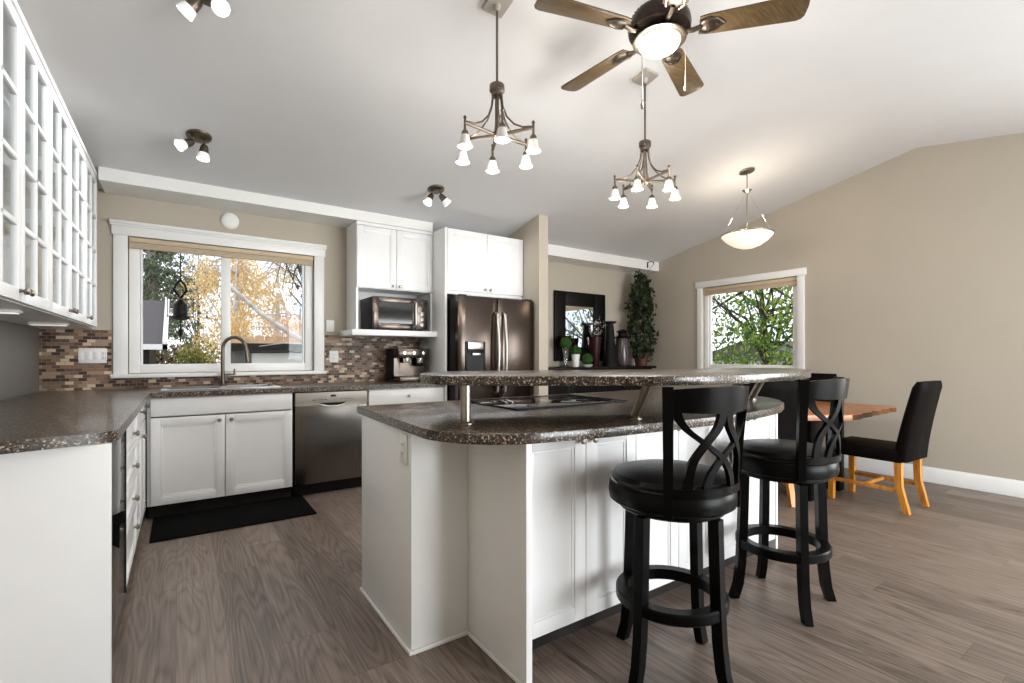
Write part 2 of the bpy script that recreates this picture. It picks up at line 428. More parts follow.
# kitchen window
m = MB(fB)
m.box(KX0-.09, KX0, 0, .02, KZ0, KZ1, bev=.004); m.box(KX1, KX1+.09, 0, .02, KZ0, KZ1, bev=.004)
m.box(KX0-.10, KX1+.10, 0, .024, KZ1, KZ1+.085, bev=.004)
m.box(KX0-.113, KX1+.108, 0, .05, KZ1+.085, KZ1+.112, bev=.008); m.box(KX0-.11, KX1+.11, 0, .036, KZ1+.07, KZ1+.09, bev=.006)
w1 = struct('window_1', m, M_trim)
m = MB(fB).box(KX0-.105, KX1+.105, 0, .055, KZ0-.032, KZ0, bev=.006); struct('window_sill', m, M_trim, w1)
m = MB(fB); rect_frame(m, fB, KX0+.004, KX1-.004, KZ0+.004, KZ1-.004, -.12, -.03, .07)
m.box(.285, .355, -.11, -.035, KZ0+.07, KZ1-.07, bev=.004)
for u in (KX0+.078, KX1-.078-.012): m.box(u, u+.012, -.1, -.045, KZ0+.07, KZ1-.07)
struct('window_frame', m, M_trim, w1)
m = MB(fB).box(KX0+.07, .287, -.08, -.074, KZ0+.07, KZ1-.07).box(.353, KX1-.07, -.08, -.074, KZ0+.07, KZ1-.07)
struct('window_pane', m, M_glass, w1)
# dining window
m = MB(fR)
m.box(WY0-.075, WY0, 0, .02, WZ0, WZ1, bev=.004); m.box(WY1, WY1+.075, 0, .02, WZ0, WZ1, bev=.004)
m.box(WY0-.095, WY1+.095, 0, .028, WZ1, WZ1+.082, bev=.006)
w2 = struct('window_2', m, M_trim)
struct('window_sill', MB(fR).box(WY0-.1, WY1+.1, 0, .05, WZ0-.04, WZ0, bev=.006), M_trim, w2)
m = MB(fR); rect_frame(m, fR, WY0+.004, WY1-.004, WZ0+.004, WZ1-.004, -.12, -.04, .05); rect_frame(m, fR, WY0+.05, WY1-.05, WZ0+.05, WZ1-.05, -.1, -.055, .03)
struct('window_frame', m, M_trim, w2)
struct('window_pane', MB(fR).box(WY0+.07, WY1-.07, -.08, -.074, WZ0+.07, WZ1-.07), M_glass, w2)
# glazing behind and beside the camera
def plain_window(name, boxes, panes):
    m = MB()
    for b in boxes: m.box(*b)
    w = struct(name, m, M_trim); m = MB()
    for b in panes: m.box(*b)
    struct('window_pane', m, M_glass, w)
xr0, xr1 = XR+.03, XR+.1
plain_window('window_3', [(xr0, xr1, -2.2, -2.13, .5, 2.15), (xr0, xr1, -.27, -.2, .5, 2.15), (xr0, xr1, -2.13, -.27, .5, .57), (xr0, xr1, -2.13, -.27, 2.08, 2.15), (xr0, xr1, -1.235, -1.165, .57, 2.08)], [(xr0+.03, xr0+.036, -2.13, -1.235, .57, 2.08), (xr0+.03, xr0+.036, -1.165, -.27, .57, 2.08)])
ya, yb = YR-.1, YR-.03
plain_window('door_1', [(2.1, 2.18, ya, yb, 0, 2.15), (5.12, 5.2, ya, yb, 0, 2.15), (2.18, 5.12, ya, yb, 0, .08), (2.18, 5.12, ya, yb, 2.07, 2.15), (3.6, 3.7, ya, yb, .08, 2.07)], [(2.18, 3.6, ya+.03, ya+.036, .08, 2.07), (3.7, 5.12, ya+.03, ya+.036, .08, 2.07)])

# blinds
def blind(name, label, f, u0, u1, z1, h, w0):
    m = MB(f).box(u0, u1, w0, w0+.035, z1-h*.55, z1, bev=.008)
    o = thing(name, label, 'blind', f((u0+u1)/2, w0, z1-h))
    part(o, 'headrail', m, M_blind, True)
    m = MB(f)
    for i in range(3): m.box(u0+.004, u1-.004, w0+.003, w0+.03, z1-h*.58-.012*i-.011, z1-h*.58-.012*i, bev=.003)
    part(o, 'folded_fabric', m, M_blind, True)
    part(o, 'bottom_rail', MB(f).box(u0+.002, u1-.002, w0+.002, w0+.034, z1-h-.012, z1-h*.58-.036, bev=.004), M_blind, True)
blind('window_blind', 'cream blind drawn up at the top of the kitchen window', fB, KX0+.006, KX1-.006, KZ1-.004, .075, -.028)
blind('window_blind', 'cream blind drawn up at the top of the dining window', fR, WY0+.006, WY1-.006, WZ1-.004, .085, -.036)

# ------------------------------------------------------------------ cabinet helpers
fK = lambda yf: (lambda u, w, z: (u, yf - w, z))        # faces -Y
fX = lambda xf: (lambda u, w, z: (xf + w, u, z))        # faces +X
def shaker(f, u0, u1, z0, z1, rail=.058, t=.02):
    m = MB(f)
    m.box(u0, u0+rail, 0, t, z0, z1, bev=.002); m.box(u1-rail, u1, 0, t, z0, z1, bev=.002)
    m.box(u0+rail, u1-rail, 0, t, z0, z0+rail, bev=.002); m.box(u0+rail, u1-rail, 0, t, z1-rail, z1, bev=.002)
    # sloped inner bead then recessed field
    m.box(u0+rail-.002, u1-rail+.002, .002, t-.009, z0+rail-.002, z1-rail+.002)
    b = .012
    for a in ((u0+rail, u0+rail+b, z0+rail, z1-rail), (u1-rail-b, u1-rail, z0+rail, z1-rail), (u0+rail+b, u1-rail-b, z0+rail, z0+rail+b), (u0+rail+b, u1-rail-b, z1-rail-b, z1-rail)):
        m.box(a[0], a[1], .004, t-.005, a[2], a[3], bev=.002)
    return m
def knob_mb(f, u, z, w0, r=.0145):
    p = Vector(f(u, w0, z)); q = Vector(f(u, w0+1, z)); d = (q-p).normalized()
    M = d.to_track_quat('Z', 'Y').to_matrix().to_4x4()
    return MB().lathe([(0, 0), (.008, 0), (.006, .008), (.006, .014), (r, .019), (r, .025), (r*.7, .03), (0, .031)], p, 16, M)
def door(root, f, u0, u1, z0, z1, ku=None, kz=None, rail=.058, name='door'):
    d = part(root, name, shaker(f, u0, u1, z0, z1, rail), M_cab, True)
    if ku is not None: k = part(d, 'knob', knob_mb(f, ku, kz, .02), M_nickel, True)
    return d
def slab_drawer(root, f, u0, u1, z0, z1, ku=None, kz=None, name='drawer'):
    d = part(root, name, MB(f).box(u0, u1, 0, .02, z0, z1, bev=.003), M_cab, True)
    if ku is not None: part(d, 'knob', knob_mb(f, ku, kz, .02), M_nickel, True)
    return d
def carcass(root, f, u0, u1, z0, z1, depth, t=.018, top=False):
    m = MB(f); m.box(u0, u0+t, -depth, -.001, z0, z1); m.box(u1-t, u1, -depth, -.001, z0, z1)
    m.box(u0+t, u1-t, -depth, -.001, z0, z0+t); m.box(u0+t, u1-t, -depth, -depth+t, z0+t, z1)
    m.box(u0+t, u1-t, -.03, -.001, z1-.03, z1)
    if top: m.box(u0+t, u1-t, -depth, -.03, z1-t, z1)
    part(root, 'carcass', m, M_cab, True)

# ------------------------------------------------------------------ back run of base cabinets
FY = 4.285                                    # carcass front, doors stand 20 mm proud
f = fK(FY)
t = thing('base_cabinet', 'white two-door sink base cabinet below the kitchen window', 'cabinet', (.27, FY, 0))
carcass(t, f, -.205, .748, .1, .874, .56)
slab_drawer(t, f, -.185, .744, .738, .868, name='false_front')
door(t, f, -.185, .27, .104, .728, .232, .69); door(t, f, .275, .744, .104, .728, .312, .69)
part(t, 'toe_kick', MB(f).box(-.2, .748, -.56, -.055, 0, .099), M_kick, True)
# dishwasher
t = thing('dishwasher', 'stainless steel dishwasher between the sink cabinet and drawer cabinet', 'dishwasher', (1.06, FY, 0))
part(t, 'body', MB(f).box(.757, 1.363, -.56, -.004, .1, .868), M_dplastic, True)
m = MB(f).box(.765, 1.357, 0, .028, .105, .755, bev=.006)
d = part(t, 'door', m, M_steel, True)
m = MB(f); m.box(.765, 1.357, 0, .03, .775, .866, bev=.004); m.box(.765, .95, 0, .029, .757, .775); m.box(1.18, 1.357, 0, .029, .757, .775)
cp = part(t, 'control_panel', m, M_satin, True)
m = MB(f); m.tube([f(.95+.23*i/12, .03, .766-.022*math.sin(PI*i/12)) for i in range(13)], .007, 8)
part(d, 'pocket_handle', m, M_steel_light, True)
part(cp, 'display', MB(f).box(1.045, 1.085, .0305, .032, .826, .842), M_blackglass, True)
for u in (.9, .915, .945, .96, .975, 1.0, 1.13, 1.155, 1.18, 1.205, 1.23): part(cp, 'button', MB(f).box(u, u+.01, .0305, .0315, .80, .806), M_steel_dark, True)
part(t, 'toe_panel', MB(f).box(.76, 1.36, -.5, -.05, 0, .098), M_dplastic, True)
# drawer cabinet beside fridge
t = thing('base_cabinet', 'white base cabinet with one slab drawer between dishwasher and fridge', 'cabinet', (1.74, FY, 0))
carcass(t, f, 1.372, 2.118, .1, .874, .56)
slab_drawer(t, f, 1.376, 2.114, .725, .868, 1.745, .80)
door(t, f, 1.376, 1.743, .104, .715, 1.705, .67); door(t, f, 1.747, 2.114, .104, .715, 1.785, .67)
part(t, 'toe_kick', MB(f).box(1.372, 2.118, -.56, -.055, 0, .099), M_kick, True)

# ------------------------------------------------------------------ left run
FXL = -.232
f = fX(FXL)
t = thing('oven_cabinet', 'white end of the left counter run with dark glass-fronted built-in appliance', 'cabinet', (-.55, 2.5, 0))
part(t, 'end_panel', MB().box(-.866, -.203, 2.165, 2.19, 0, .874, bev=.003), M_cab, True)
part(t, 'body', MB(f).box(2.2, 2.8, -.6, -.004, .1, .868), M_dplastic, True)
d = part(t, 'door', MB(f).box(2.205, 2.795, 0, .022, .102, .862, bev=.003), M_blackglass, True)
part(d, 'edge_trim', MB(f).box(2.797, 2.801, 0, .0232, .1, .87), M_dplastic, True)
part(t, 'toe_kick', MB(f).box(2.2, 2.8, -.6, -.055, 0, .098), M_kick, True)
t = thing('base_cabinet', 'white base cabinet of four stacked drawers on the left run', 'cabinet', (-.55, 3.16, 0))
carcass(t, f, 2.806, 3.5, .1, .874, .6)
for z0, z1, kz in ((.71, .868, .775), (.545, .702, .607), (.375, .537, .437), (.104, .367, .29)):
    d = part(t, 'drawer', shaker(f, 2.81, 3.496, z0, z1, .04), M_cab, True)
    part(d, 'knob', knob_mb(f, 3.16, kz, .02), M_nickel, True)
part(t, 'toe_kick', MB(f).box(2.806, 3.5, -.6, -.055, 0, .099), M_kick, True)
t = thing('base_cabinet', 'white corner base cabinet of the left run beside the sink cabinet', 'cabinet', (-.55, 3.88, 0))
carcass(t, f, 3.504, 4.255, .1, .874, .6)
for a, b, k in ((3.508, 3.875, 3.72), (3.88, 4.25, 4.13)):
    slab_drawer(t, f, a, b, .738, .868, k, .83)
    door(t, f, a, b, .104, .728, (a+.04 if a > 3.6 else b-.04), .66)
part(t, 'toe_kick', MB(f).box(3.504, 4.255, -.6, -.055, 0, .099), M_kick, True)

# ------------------------------------------------------------------ worktop, sink, faucet
SX0, SX1, SY0, SY1 = -.12, .66, 4.37, 4.79
m = MB()
near = [(XL+.002, 2.06)] + [(-.82+.56*i/8, 2.055+.10*(i/8)**2.0) for i in range(1, 9)] + [(-.215, 2.172), (-.195, 2.19), (-.187, 2.22)]
m.prism(near + [(-.187, 4.24), (XL+.002, 4.24)], .876, .914)
m.prism([(XL+.002, 4.24), (2.12, 4.24), (2.12, SY0), (XL+.002, SY0)], .876, .914)
m.prism([(XL+.002, SY1), (2.12, SY1), (2.12, YB-.009), (XL+.002, YB-.009)], .876, .914)
m.prism([(XL+.002, SY0), (SX0, SY0), (SX0, SY1), (XL+.002, SY1)], .876, .914)
m.prism([(SX1, SY0), (2.12, SY0), (2.12, SY1), (SX1, SY1)], .876, .914)
tag(finish('countertop', m, M_granite), 'L-shaped dark speckled countertop along the sink and left wall', 'countertop')
t = thing('kitchen_sink', 'stainless double bowl sink set in the counter under the window', 'sink', ((SX0+SX1)/2, (SY0+SY1)/2, .914))
m = MB(); r = .03; xm = (SX0+SX1)/2
for b in ((SX0-.012, SX1+.012, SY0-.012, SY0+r), (SX0-.012, SX1+.012, SY1-r*1.8, SY1+.012), (SX0-.012, SX0+r, SY0+r, SY1-r*1.8), (SX1-r, SX1+.012, SY0+r, SY1-r*1.8), (xm-.02, xm+.02, SY0+r, SY1-r*1.8)):
    m.box(b[0], b[1], b[2], b[3], .9142, .9215, bev=.003)
part(t, 'rim', m, M_steel_light, True)
for a, b in ((SX0+r, xm-.02), (xm+.02, SX1-r)):
    y0, y1 = SY0+r, SY1-r*1.8; w = .003; m = MB()
    m.box(a, b, y0, y1, .735, .738); m.box(a, a+w, y0, y1, .738, .915); m.box(b-w, b, y0, y1, .738, .915); m.box(a+w, b-w, y0, y0+w, .738, .915); m.box(a+w, b-w, y1-w, y1, .738, .915)
    bo = part(t, 'bowl', m, M_steel_light, True)
    part(bo, 'drain', MB().lathe([(0, .7385), (.04, .7385), (.042, .741), (.03, .742), (0, .7405)], ((a+b)/2, (y0+y1)/2, 0)), M_chrome, True)
fx, fy = .285, 4.765
t = thing('faucet', 'pewter gooseneck faucet standing behind the sink', 'faucet', (fx, fy, .9217))
part(t, 'base', MB().lathe([(0, 0), (.032, 0), (.032, .008), (.02, .014), (.02, .05), (0, .05)]), M_pewter)
pts = [(0, 0, .04), (0, 0, .28)] + [(.085*(1-math.cos(a)), -.02*(1-math.cos(a)), .31+.1*math.sin(a)) for a in [PI*i/12 for i in range(13)]]
part(t, 'spout', MB().tube(pts, .0145, 12), M_pewter)
part(t, 'spray_head', MB().tube([(.17, -.04, .315), (.175, -.041, .28), (.182, -.043, .2)], [.016, .018, .021], 14), M_pewter)
part(t, 'lever', MB().tube([(.01, 0, .09), (.075, -.005, .095)], .007, 8).tube([(.085, -.005, .085), (.088, -.005, .14)], [.01, .006], 8), M_pewter)

# floor mat
t = tag(finish('floor_mat', MB().box(-.17, .825, 3.765, 4.315, 0.0005, .012, bev=.004), M_rug), 'black rubber mat on the floor in front of the sink', 'mat')

# ------------------------------------------------------------------ left wall glass cabinets
UX = -.53
f = fX(UX)
CZ0, CZ1 = 1.38, 2.49
def glass_door(root, u0, u1, ku, rail=.05):
    m = MB(f); t = .021; z0, z1 = CZ0+.004, CZ1-.03
    m.box(u0, u0+rail, 0, t, z0, z1, bev=.003); m.box(u1-rail, u1, 0, t, z0, z1, bev=.003)
    m.box(u0+rail, u1-rail, 0, t, z0, z0+rail, bev=.003); m.box(u0+rail, u1-rail, 0, t, z1-rail, z1, bev=.003)
    um = (u0+u1)/2; m.box(um-.011, um+.011, .002, t, z0+rail, z1-rail, bev=.004)
    n = 4
    for i in range(1, n):
        zz = z0+rail+(z1-z0-2*rail)*i/n; m.box(u0+rail, u1-rail, .002, t, zz-.011, zz+.011, bev=.004)
    d = part(root, 'door', m, M_cab, True)
    part(d, 'pane', MB(f).box(u0+rail-.004, u1-rail+.004, .007, .011, z0+rail-.004, z1-rail+.004), M_cabglass, True)
    part(d, 'knob', knob_mb(f, ku, z0+.04, t), M_nickel, True)
def glass_unit(label, u0, u1, doors):
    t = thing('wall_cabinet', label, 'cabinet', (-.7, (u0+u1)/2, CZ0))
    m = MB(f); D = .335; s = .018
    m.box(u0, u0+s, -D, -.001, CZ0, CZ1-.03); m.box(u1-s, u1, -D, -.001, CZ0, CZ1-.03); m.box(u0+s, u1-s, -D, -D+.012, CZ0, CZ1-.03)
    m.box(u0+s, u1-s, -D+.012, -.001, CZ0, CZ0+s); m.box(u0+s, u1-s, -D+.012, -.001, CZ1-.05, CZ1-.03)
    part(t, 'carcass', m, M_cab, True)
    for i in (1, 2, 3):
        z = CZ0+.05+(CZ1-CZ0-.13)*i/4; part(t, 'shelf', MB(f).box(u0+s, u1-s, -D+.012, -.03, z-.009, z+.009), M_cab, True)
    part(t, 'crown', MB(f).box(u0, u1, -D, .028, CZ1-.028, CZ1, bev=.006), M_cab, True)
    for a, b, k in doors: glass_door(t, a, b, k)
glass_unit('white glass-door wall cabinet nearest the camera on the left wall', 2.11, 3.083, [(2.113, 2.596, 2.565), (2.6, 3.08, 2.632)])
glass_unit('middle white glass-door wall cabinet on the left wall', 3.086, 4.11, [(3.09, 3.572, 3.54), (3.576, 4.107, 3.61)])
glass_unit('narrow single glass-door wall cabinet at the far end of the left wall', 4.113, 4.6, [(4.116, 4.597, 4.15)])
# open end shelf with dark bottles
t = thing('end_shelf', 'narrow white open shelf unit between the left cabinets and back wall', 'shelf', (-.7, 4.74, CZ0))
m = MB(); m.box(-.866, -.85, 4.603, 4.87, CZ0, 2.435); m.box(-.85, -.535, 4.603, 4.615, CZ0, 2.435)
part(t, 'back_panel', m, M_cab, True)
for z in (CZ0, 1.66, 1.93, 2.2, 2.42): part(t, 'shelf', MB().box(-.85, -.56, 4.615, 4.87, z, z+.015, bev=.003), M_cab, True)
for i, (z, w) in enumerate(((CZ0+.0155, 'lowest'), (1.6755, 'second lowest'))):
    b = MB().lathe([(0, 0), (.038, 0), (.04, .01), (.04, .15), (.03, .185), (.014, .205), (.014, .25), (0, .25)], (-.61, 4.7, z))
    tag(finish('bottle', b, M_dplastic), 'dark bottle standing on the %s level of the open end shelf' % w, 'bottle')
# under-cabinet lights
for y, w in ((3.0, 'nearer'), (4.08, 'farther')):
    o = thing('cabinet_light', 'slim %s light under the left glass cabinets' % w, 'light', (-.68, y, CZ0-.0005))
    part(o, 'housing', MB().box(-.09, .09, -.035, .035, -.014, 0, bev=.004), M_plate); part(o, 'diffuser', MB().box(-.08, .08, -.026, .026, -.018, -.0142, bev=.001), M_led)

# ------------------------------------------------------------------ microwave cabinet
MY = 4.55
f = fK(MY)
t = thing('wall_cabinet', 'white two-door wall cabinet with open microwave niche right of the window', 'cabinet', (1.73, MY, 1.36))
m = MB(f); m.box(1.345, 1.365, -.32, 0, 1.417, 2.436); m.box(2.1, 2.12, -.32, 0, 1.417, 2.436); m.box(1.365, 2.1, -.32, -.305, 1.417, 2.436)
m.box(1.365, 2.1, -.305, 0, 1.815, 1.835); m.box(1.365, 2.1, -.305, 0, 2.416, 2.436); m.box(1.345, 2.12, 0, .0195, 2.405, 2.436)
part(t, 'carcass', m, M_cab, True)
door(t, f, 1.347, 1.731, 1.822, 2.402, 1.70, 1.85); door(t, f, 1.735, 2.118, 1.822, 2.402, 1.765, 1.85)
part(t, 'shelf', MB(f).box(1.275, 2.121, -.318, .12, 1.362, 1.4165, bev=.004), M_cab, True)
t = thing('microwave_oven', 'stainless microwave standing in the niche of the white wall cabinet', 'microwave', (1.78, 4.62, 1.4175))
x0, x1, yf, yb_, z0, z1 = 1.475, 2.03, 4.46, 4.84, 1.43, 1.735
part(t, 'body', MB().box(x0, x1, yf+.02, yb_, z0, z1, bev=.006), M_dplastic, True)
m = MB(); dx = x1-.13
for a in ((x0, x0+.055, z0, z1), (dx-.03, dx, z0, z1), (x0+.055, dx-.03, z0, z0+.055), (x0+.055, dx-.03, z1-.05, z1)): m.box(a[0], a[1], yf, yf+.02, a[2], a[3], bev=.004)
d = part(t, 'door', m, M_steel_dark, True)
part(d, 'window', MB().box(x0+.05, dx-.025, yf+.004, yf+.019, z0+.05, z1-.045), M_blackglass, True)
part(d, 'handle', MB().tube([(dx-.008, yf-.001, z0+.03), (dx-.008, yf-.03, z0+.05), (dx-.008, yf-.03, z1-.05), (dx-.008, yf-.001, z1-.03)], .009, 10), M_steel_light, True)
c_ = part(t, 'control_panel', MB().box(dx+.003, x1, yf, yf+.02, z0, z1, bev=.004), M_steel_dark, True)
part(c_, 'display', MB().box(dx+.03, x1-.02, yf-.002, yf, z1-.07, z1-.03), M_blackglass, True)
for zz in (z0+.05, z0+.105, z0+.155): part(c_, 'dial', MB().lathe([(0, 0), (.022, 0), (.02, .014), (0, .015)], (dx+.066, yf-.0005, zz), 18, Matrix.Rotation(PI/2, 4, 'X')), M_steel, True)
m = MB()
for a in (x0+.04, x1-.06):
    for b in (yf+.05, yb_-.06): m.box(a, a+.025, b, b+.025, 1.4175, 1.43)
part(t, 'feet', m, M_dplastic, True)

# ------------------------------------------------------------------ fridge surround and fridge
f = fK(4.28)
t = thing('fridge_cabinet', 'white two-door cabinet with full-height side panel around the fridge top', 'cabinet', (2.6, 4.28, 0))
part(t, 'side_panel', MB().box(2.1225, 2.146, 4.262, 4.875, 0, 2.435, bev=.002), M_cab, True)
m = MB(f); m.box(2.147, 3.064, -.59, 0, 1.815, 1.835); m.box(2.147, 2.165, -.59, 0, 1.835, 2.435); m.box(3.046, 3.064, -.59, 0, 1.785, 2.435); m.box(2.165, 3.046, -.59, 0, 2.415, 2.435); m.box(2.165, 3.046, -.59, -.57, 1.835, 2.415)
m.box(2.147, 3.046, -.02, 0.0, 1.785, 1.815)
part(t, 'carcass', m, M_cab, True)
door(t, f, 2.149, 2.603, 1.822, 2.43, 2.573, 1.85); door(t, f, 2.608, 3.062, 1.822, 2.43, 2.638, 1.85)
t = thing('refrigerator', 'stainless french-door refrigerator between white panel and partition', 'refrigerator', (2.61, 4.45, 0))
X0, X1, FYf = 2.158, 3.055, 4.035
part(t, 'body', MB().box(X0+.01, X1-.01, FYf+.085, 4.86, .03, 1.74, bev=.006), M_dplastic, True)
def curved_door(a, b, z0, z1, hole=None):
    m = MB(); n = 12
    def yy(u): s_ = (u-a)/(b-a); return FYf + .012*(2*s_-1)**2 + (.012 if min(s_, 1-s_) < .02 else 0)
    poly = [(a+(b-a)*i/n, yy(a+(b-a)*i/n)) for i in range(n+1)] + [(b, FYf+.075), (a, FYf+.075)]
    m.prism(poly, z0, z1, bev=.004); return m
xm = 2.61
dl = part(t, 'door', curved_door(X0, xm-.003, .70, 1.745), M_steel_dark, True)
dr = part(t, 'door', curved_door(xm+.003, X1, .70, 1.745), M_steel_dark, True)
dz_ = part(t, 'freezer_drawer', curved_door(X0, X1, .06, .69), M_steel_dark, True)
for dd, x in ((dl, xm-.045), (dr, xm+.045)):
    m = MB().tube([(x, FYf-.002, .80)] + [(x+(-1 if x < xm else 1)*.0, FYf-.035-.025*math.sin(PI*i/12), .82+.76*i/12) for i in range(13)] + [(x, FYf-.002, 1.60)], .0145, 10)
    part(dd, 'handle', m, M_steel_light, True)
part(dz_, 'handle', MB().tube([(X0+.1, FYf, .62), (X0+.12, FYf-.05, .62), (X1-.12, FYf-.05, .62), (X1-.1, FYf, .62)], .014, 10), M_steel_light, True)
m = MB(); m.box(2.225, 2.245, FYf-.006, FYf+.02, .98, 1.31, bev=.003); m.box(2.425, 2.445, FYf-.006, FYf+.02, .98, 1.31, bev=.003); m.box(2.245, 2.425, FYf-.006, FYf+.02, 1.2, 1.31, bev=.003); m.box(2.245, 2.425, FYf-.001, FYf+.02, .98, 1.2)
ds = part(dl, 'water_dispenser', m, M_dplastic, True)
part(ds, 'dispenser_panel', MB().box(2.25, 2.42, FYf-.011, FYf-.0065, 1.235, 1.305, bev=.003), M_steel_light, True)
part(ds, 'nozzle', MB().box(2.29, 2.38, FYf-.03, FYf-.001, 1.175, 1.2, bev=.004), M_steel_light, True)
m = MB().box(X0+.02, X0+.1, FYf+.03, FYf+.12, 1.746, 1.762, bev=.003).box(X1-.1, X1-.02, FYf+.03, FYf+.12, 1.746, 1.762, bev=.003)
part(t, 'hinge_cover', m, M_dplastic, True)
m = MB()
for a in (X0+.05, X1-.09):
    for b in (FYf+.12, 4.78): m.box(a, a+.04, b, b+.04, 0, .03)
part(t, 'feet', m, M_dplastic, True)

# espresso machine
t = thing('espresso_machine', 'steel and black espresso machine on the counter under the microwave', 'coffee machine', (1.9, 4.62, .9145))
part(t, 'body', MB().box(-.17, .17, .02, .2, .02, .33, bev=.008), M_dplastic)
part(t, 'top_unit', MB().box(-.165, .165, -.13, .02, .235, .33, bev=.01), M_steel_dark)
part(t, 'drip_tray', MB().box(-.165, .165, -.17, .02, .0, .055, bev=.006), M_steel_dark)
part(t, 'back_plate', MB().box(-.16, .16, .0, .0195, .056, .234), M_steel_dark)
for x in (-.06, .08): part(t, 'group_head', MB().lathe([(0, .185), (.034, .185), (.036, .2), (.036, .2345), (0, .2345)], (x, -.07, 0), 18), M_chrome)
part(t, 'portafilter', MB().cyl((.08, -.07, .18), (.09, -.2, .17), .012, .016, 12).lathe([(0, .15), (.03, .155), (.034, .184), (0, .184)], (.08, -.07, 0), 16), M_dplastic)
for x in (-.1, 0, .1): part(t, 'dial', MB().lathe([(0, 0), (.016, 0), (.015, .01), (0, .011)], (x, -.1305, .285), 16, Matrix.Rotation(PI/2, 4, 'X')), M_chrome)
part(t, 'steam_wand', MB().tube([(-.14, -.08, .24), (-.145, -.1, .18), (-.15, -.12, .09)], .006, 8), M_chrome)
part(t, 'cup_rail', MB().tube([(-.15, .18, .345), (-.15, -.11, .345), (.15, -.11, .345), (.15, .18, .345)], .004, 6).cyl((-.15, -.11, .33), (-.15, -.11, .345), .004, seg=6).cyl((.15, -.11, .33), (.15, -.11, .345), .004, seg=6), M_chrome)

# ------------------------------------------------------------------ plates on walls
def plate(name, label, cat, f, u, z, w, h, kind):
    o = thing(name, label, cat, f(u, 0, z))
    part(o, 'cover_plate', MB(f).box(u-w/2, u+w/2, .0085, .015, z-h/2, z+h/2, bev=.003), M_plate, True)
    n = max(1, round(w/.046) - (1 if w < .1 else 0)) if w > .1 else 1
    for i in range(n):
        uc = u + (i-(n-1)/2)*.046
        if kind == 'switch' or (kind == 'mix' and i < n-1):
            part(o, 'rocker', MB(f).box(uc-.015, uc+.015, .0152, .019, z-.032, z+.032, bev=.002), M_plate, True)
        else:
            part(o, 'receptacle', MB(f).box(uc-.016, uc+.016, .0152, .017, z-.034, z+.034, bev=.002), M_plate, True)
            m = MB(f)
            for dz in (-.018, .018):
                for du in (-.006, .006): m.box(uc+du-.0012, uc+du+.0012, .0171, .0176, z+dz-.005, z+dz+.005)
            part(o, 'slots', m, M_dplastic, True)
plate('switch_plate', 'white three-gang switch and outlet plate on mosaic left of the window', 'outlet', fB, -.565, 1.175, .165, .115, 'mix')
plate('wall_outlet', 'white outlet on the mosaic tiles right of the kitchen window', 'outlet', fB, 1.225, 1.165, .085, .115, 'outlet')
plate('light_switch', 'white light switch on beige wall right of the kitchen window', 'switch', fB, 1.19, 1.462, .075, .115, 'switch')
plate('wall_outlet', 'white outlet on the shaded end of the kitchen island', 'outlet', lambda u, w, z: (.7445-(w-.0085), u, z), 1.86, .80, .075, .12, 'outlet')
o = thing('smoke_alarm', 'round white alarm on beige wall above the kitchen window', 'smoke alarm', (.347, YB, 2.352))
part(o, 'base', MB().lathe([(0, 0), (.07, 0), (.07, .012), (0, .012)], (0, 0, 0), 32, Matrix.Rotation(PI/2, 4, 'X')), M_plate)
part(o, 'cover', MB().lathe([(.066, .0125), (.066, .02), (.055, .03), (.03, .034), (0, .034)], (0, 0, 0), 32, Matrix.Rotation(PI/2, 4, 'X')), M_plate)

# ------------------------------------------------------------------ island
t = thing('kitchen_island', 'white kitchen island cabinet with stepped end and row of doors', 'kitchen island', (1.8, 1.95, 0))
m = MB(); m.box(.745, 1.0, 1.79, 2.425, 0, .8755, bev=.002)
part(t, 'end_cabinet', m, M_cab, True)
part(t, 'end_panel', MB().box(1.001, 1.028, 1.373, 1.9, 0, .8755, bev=.002), M_cab, True)
part(t, 'carcass', MB().box(1.029, 2.868, 1.479, 2.48, .1, .8755), M_cab, True)
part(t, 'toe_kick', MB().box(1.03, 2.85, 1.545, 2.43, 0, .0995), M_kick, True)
part(t, 'end_panel', MB().box(2.869, 2.89, 1.455, 2.48, 0, .8755, bev=.002), M_cab, True)
f = fK(1.478); us = [1.032, 1.366, 1.668, 1.97, 2.27, 2.57, 2.866]
for i in range(6):
    a, b = us[i]+.002, us[i+1]-.002
    door(t, f, a, b, .104, .868, (b-.03 if i % 2 == 0 else a+.03), .835)
m = MB(); m.box(.733, .7445, 1.778, 2.425, 0, .018, bev=.005); m.box(.7445, 1.0, 1.7785, 1.7895, 0, .018, bev=.005); m.box(.989, 1.0005, 1.362, 1.7785, 0, .018, bev=.005); m.box(1.0005, 1.03, 1.361, 1.3725, 0, .018, bev=.005)
part(t, 'shoe_moulding', m, M_trim, True)
def smooth_poly(pts, n=6, closed=True):
    out = []; N = len(pts)
    for i in range(N):
        p0, p1, p2, p3 = [Vector(pts[(i+k-1) % N]) for k in range(4)]
        for j in range(n):
            s = j/n; out.append(tuple(.5*((2*p1)+(-p0+p2)*s+(2*p0-5*p1+4*p2-p3)*s*s+(-p0+3*p1-3*p2+p3)*s**3)))
    return out
def arc(c, r, a0, a1, n=10): return [(c[0]+r*math.cos(math.radians(a0+(a1-a0)*i/n)), c[1]+r*math.sin(math.radians(a0+(a1-a0)*i/n))) for i in range(n+1)]
poly = [(.752, 2.53), (.742, 2.2), (.732, 1.95)] + arc((1.075, 1.66), .355, 186, 262, 12) + [(1.3, 1.262), (1.6, 1.238), (1.9, 1.222), (2.15, 1.222), (2.4, 1.25), (2.6, 1.292), (2.78, 1.365), (2.93, 1.468), (3.05, 1.60), (3.11, 1.75), (3.135, 1.95), (3.14, 2.3), (3.14, 2.5)]
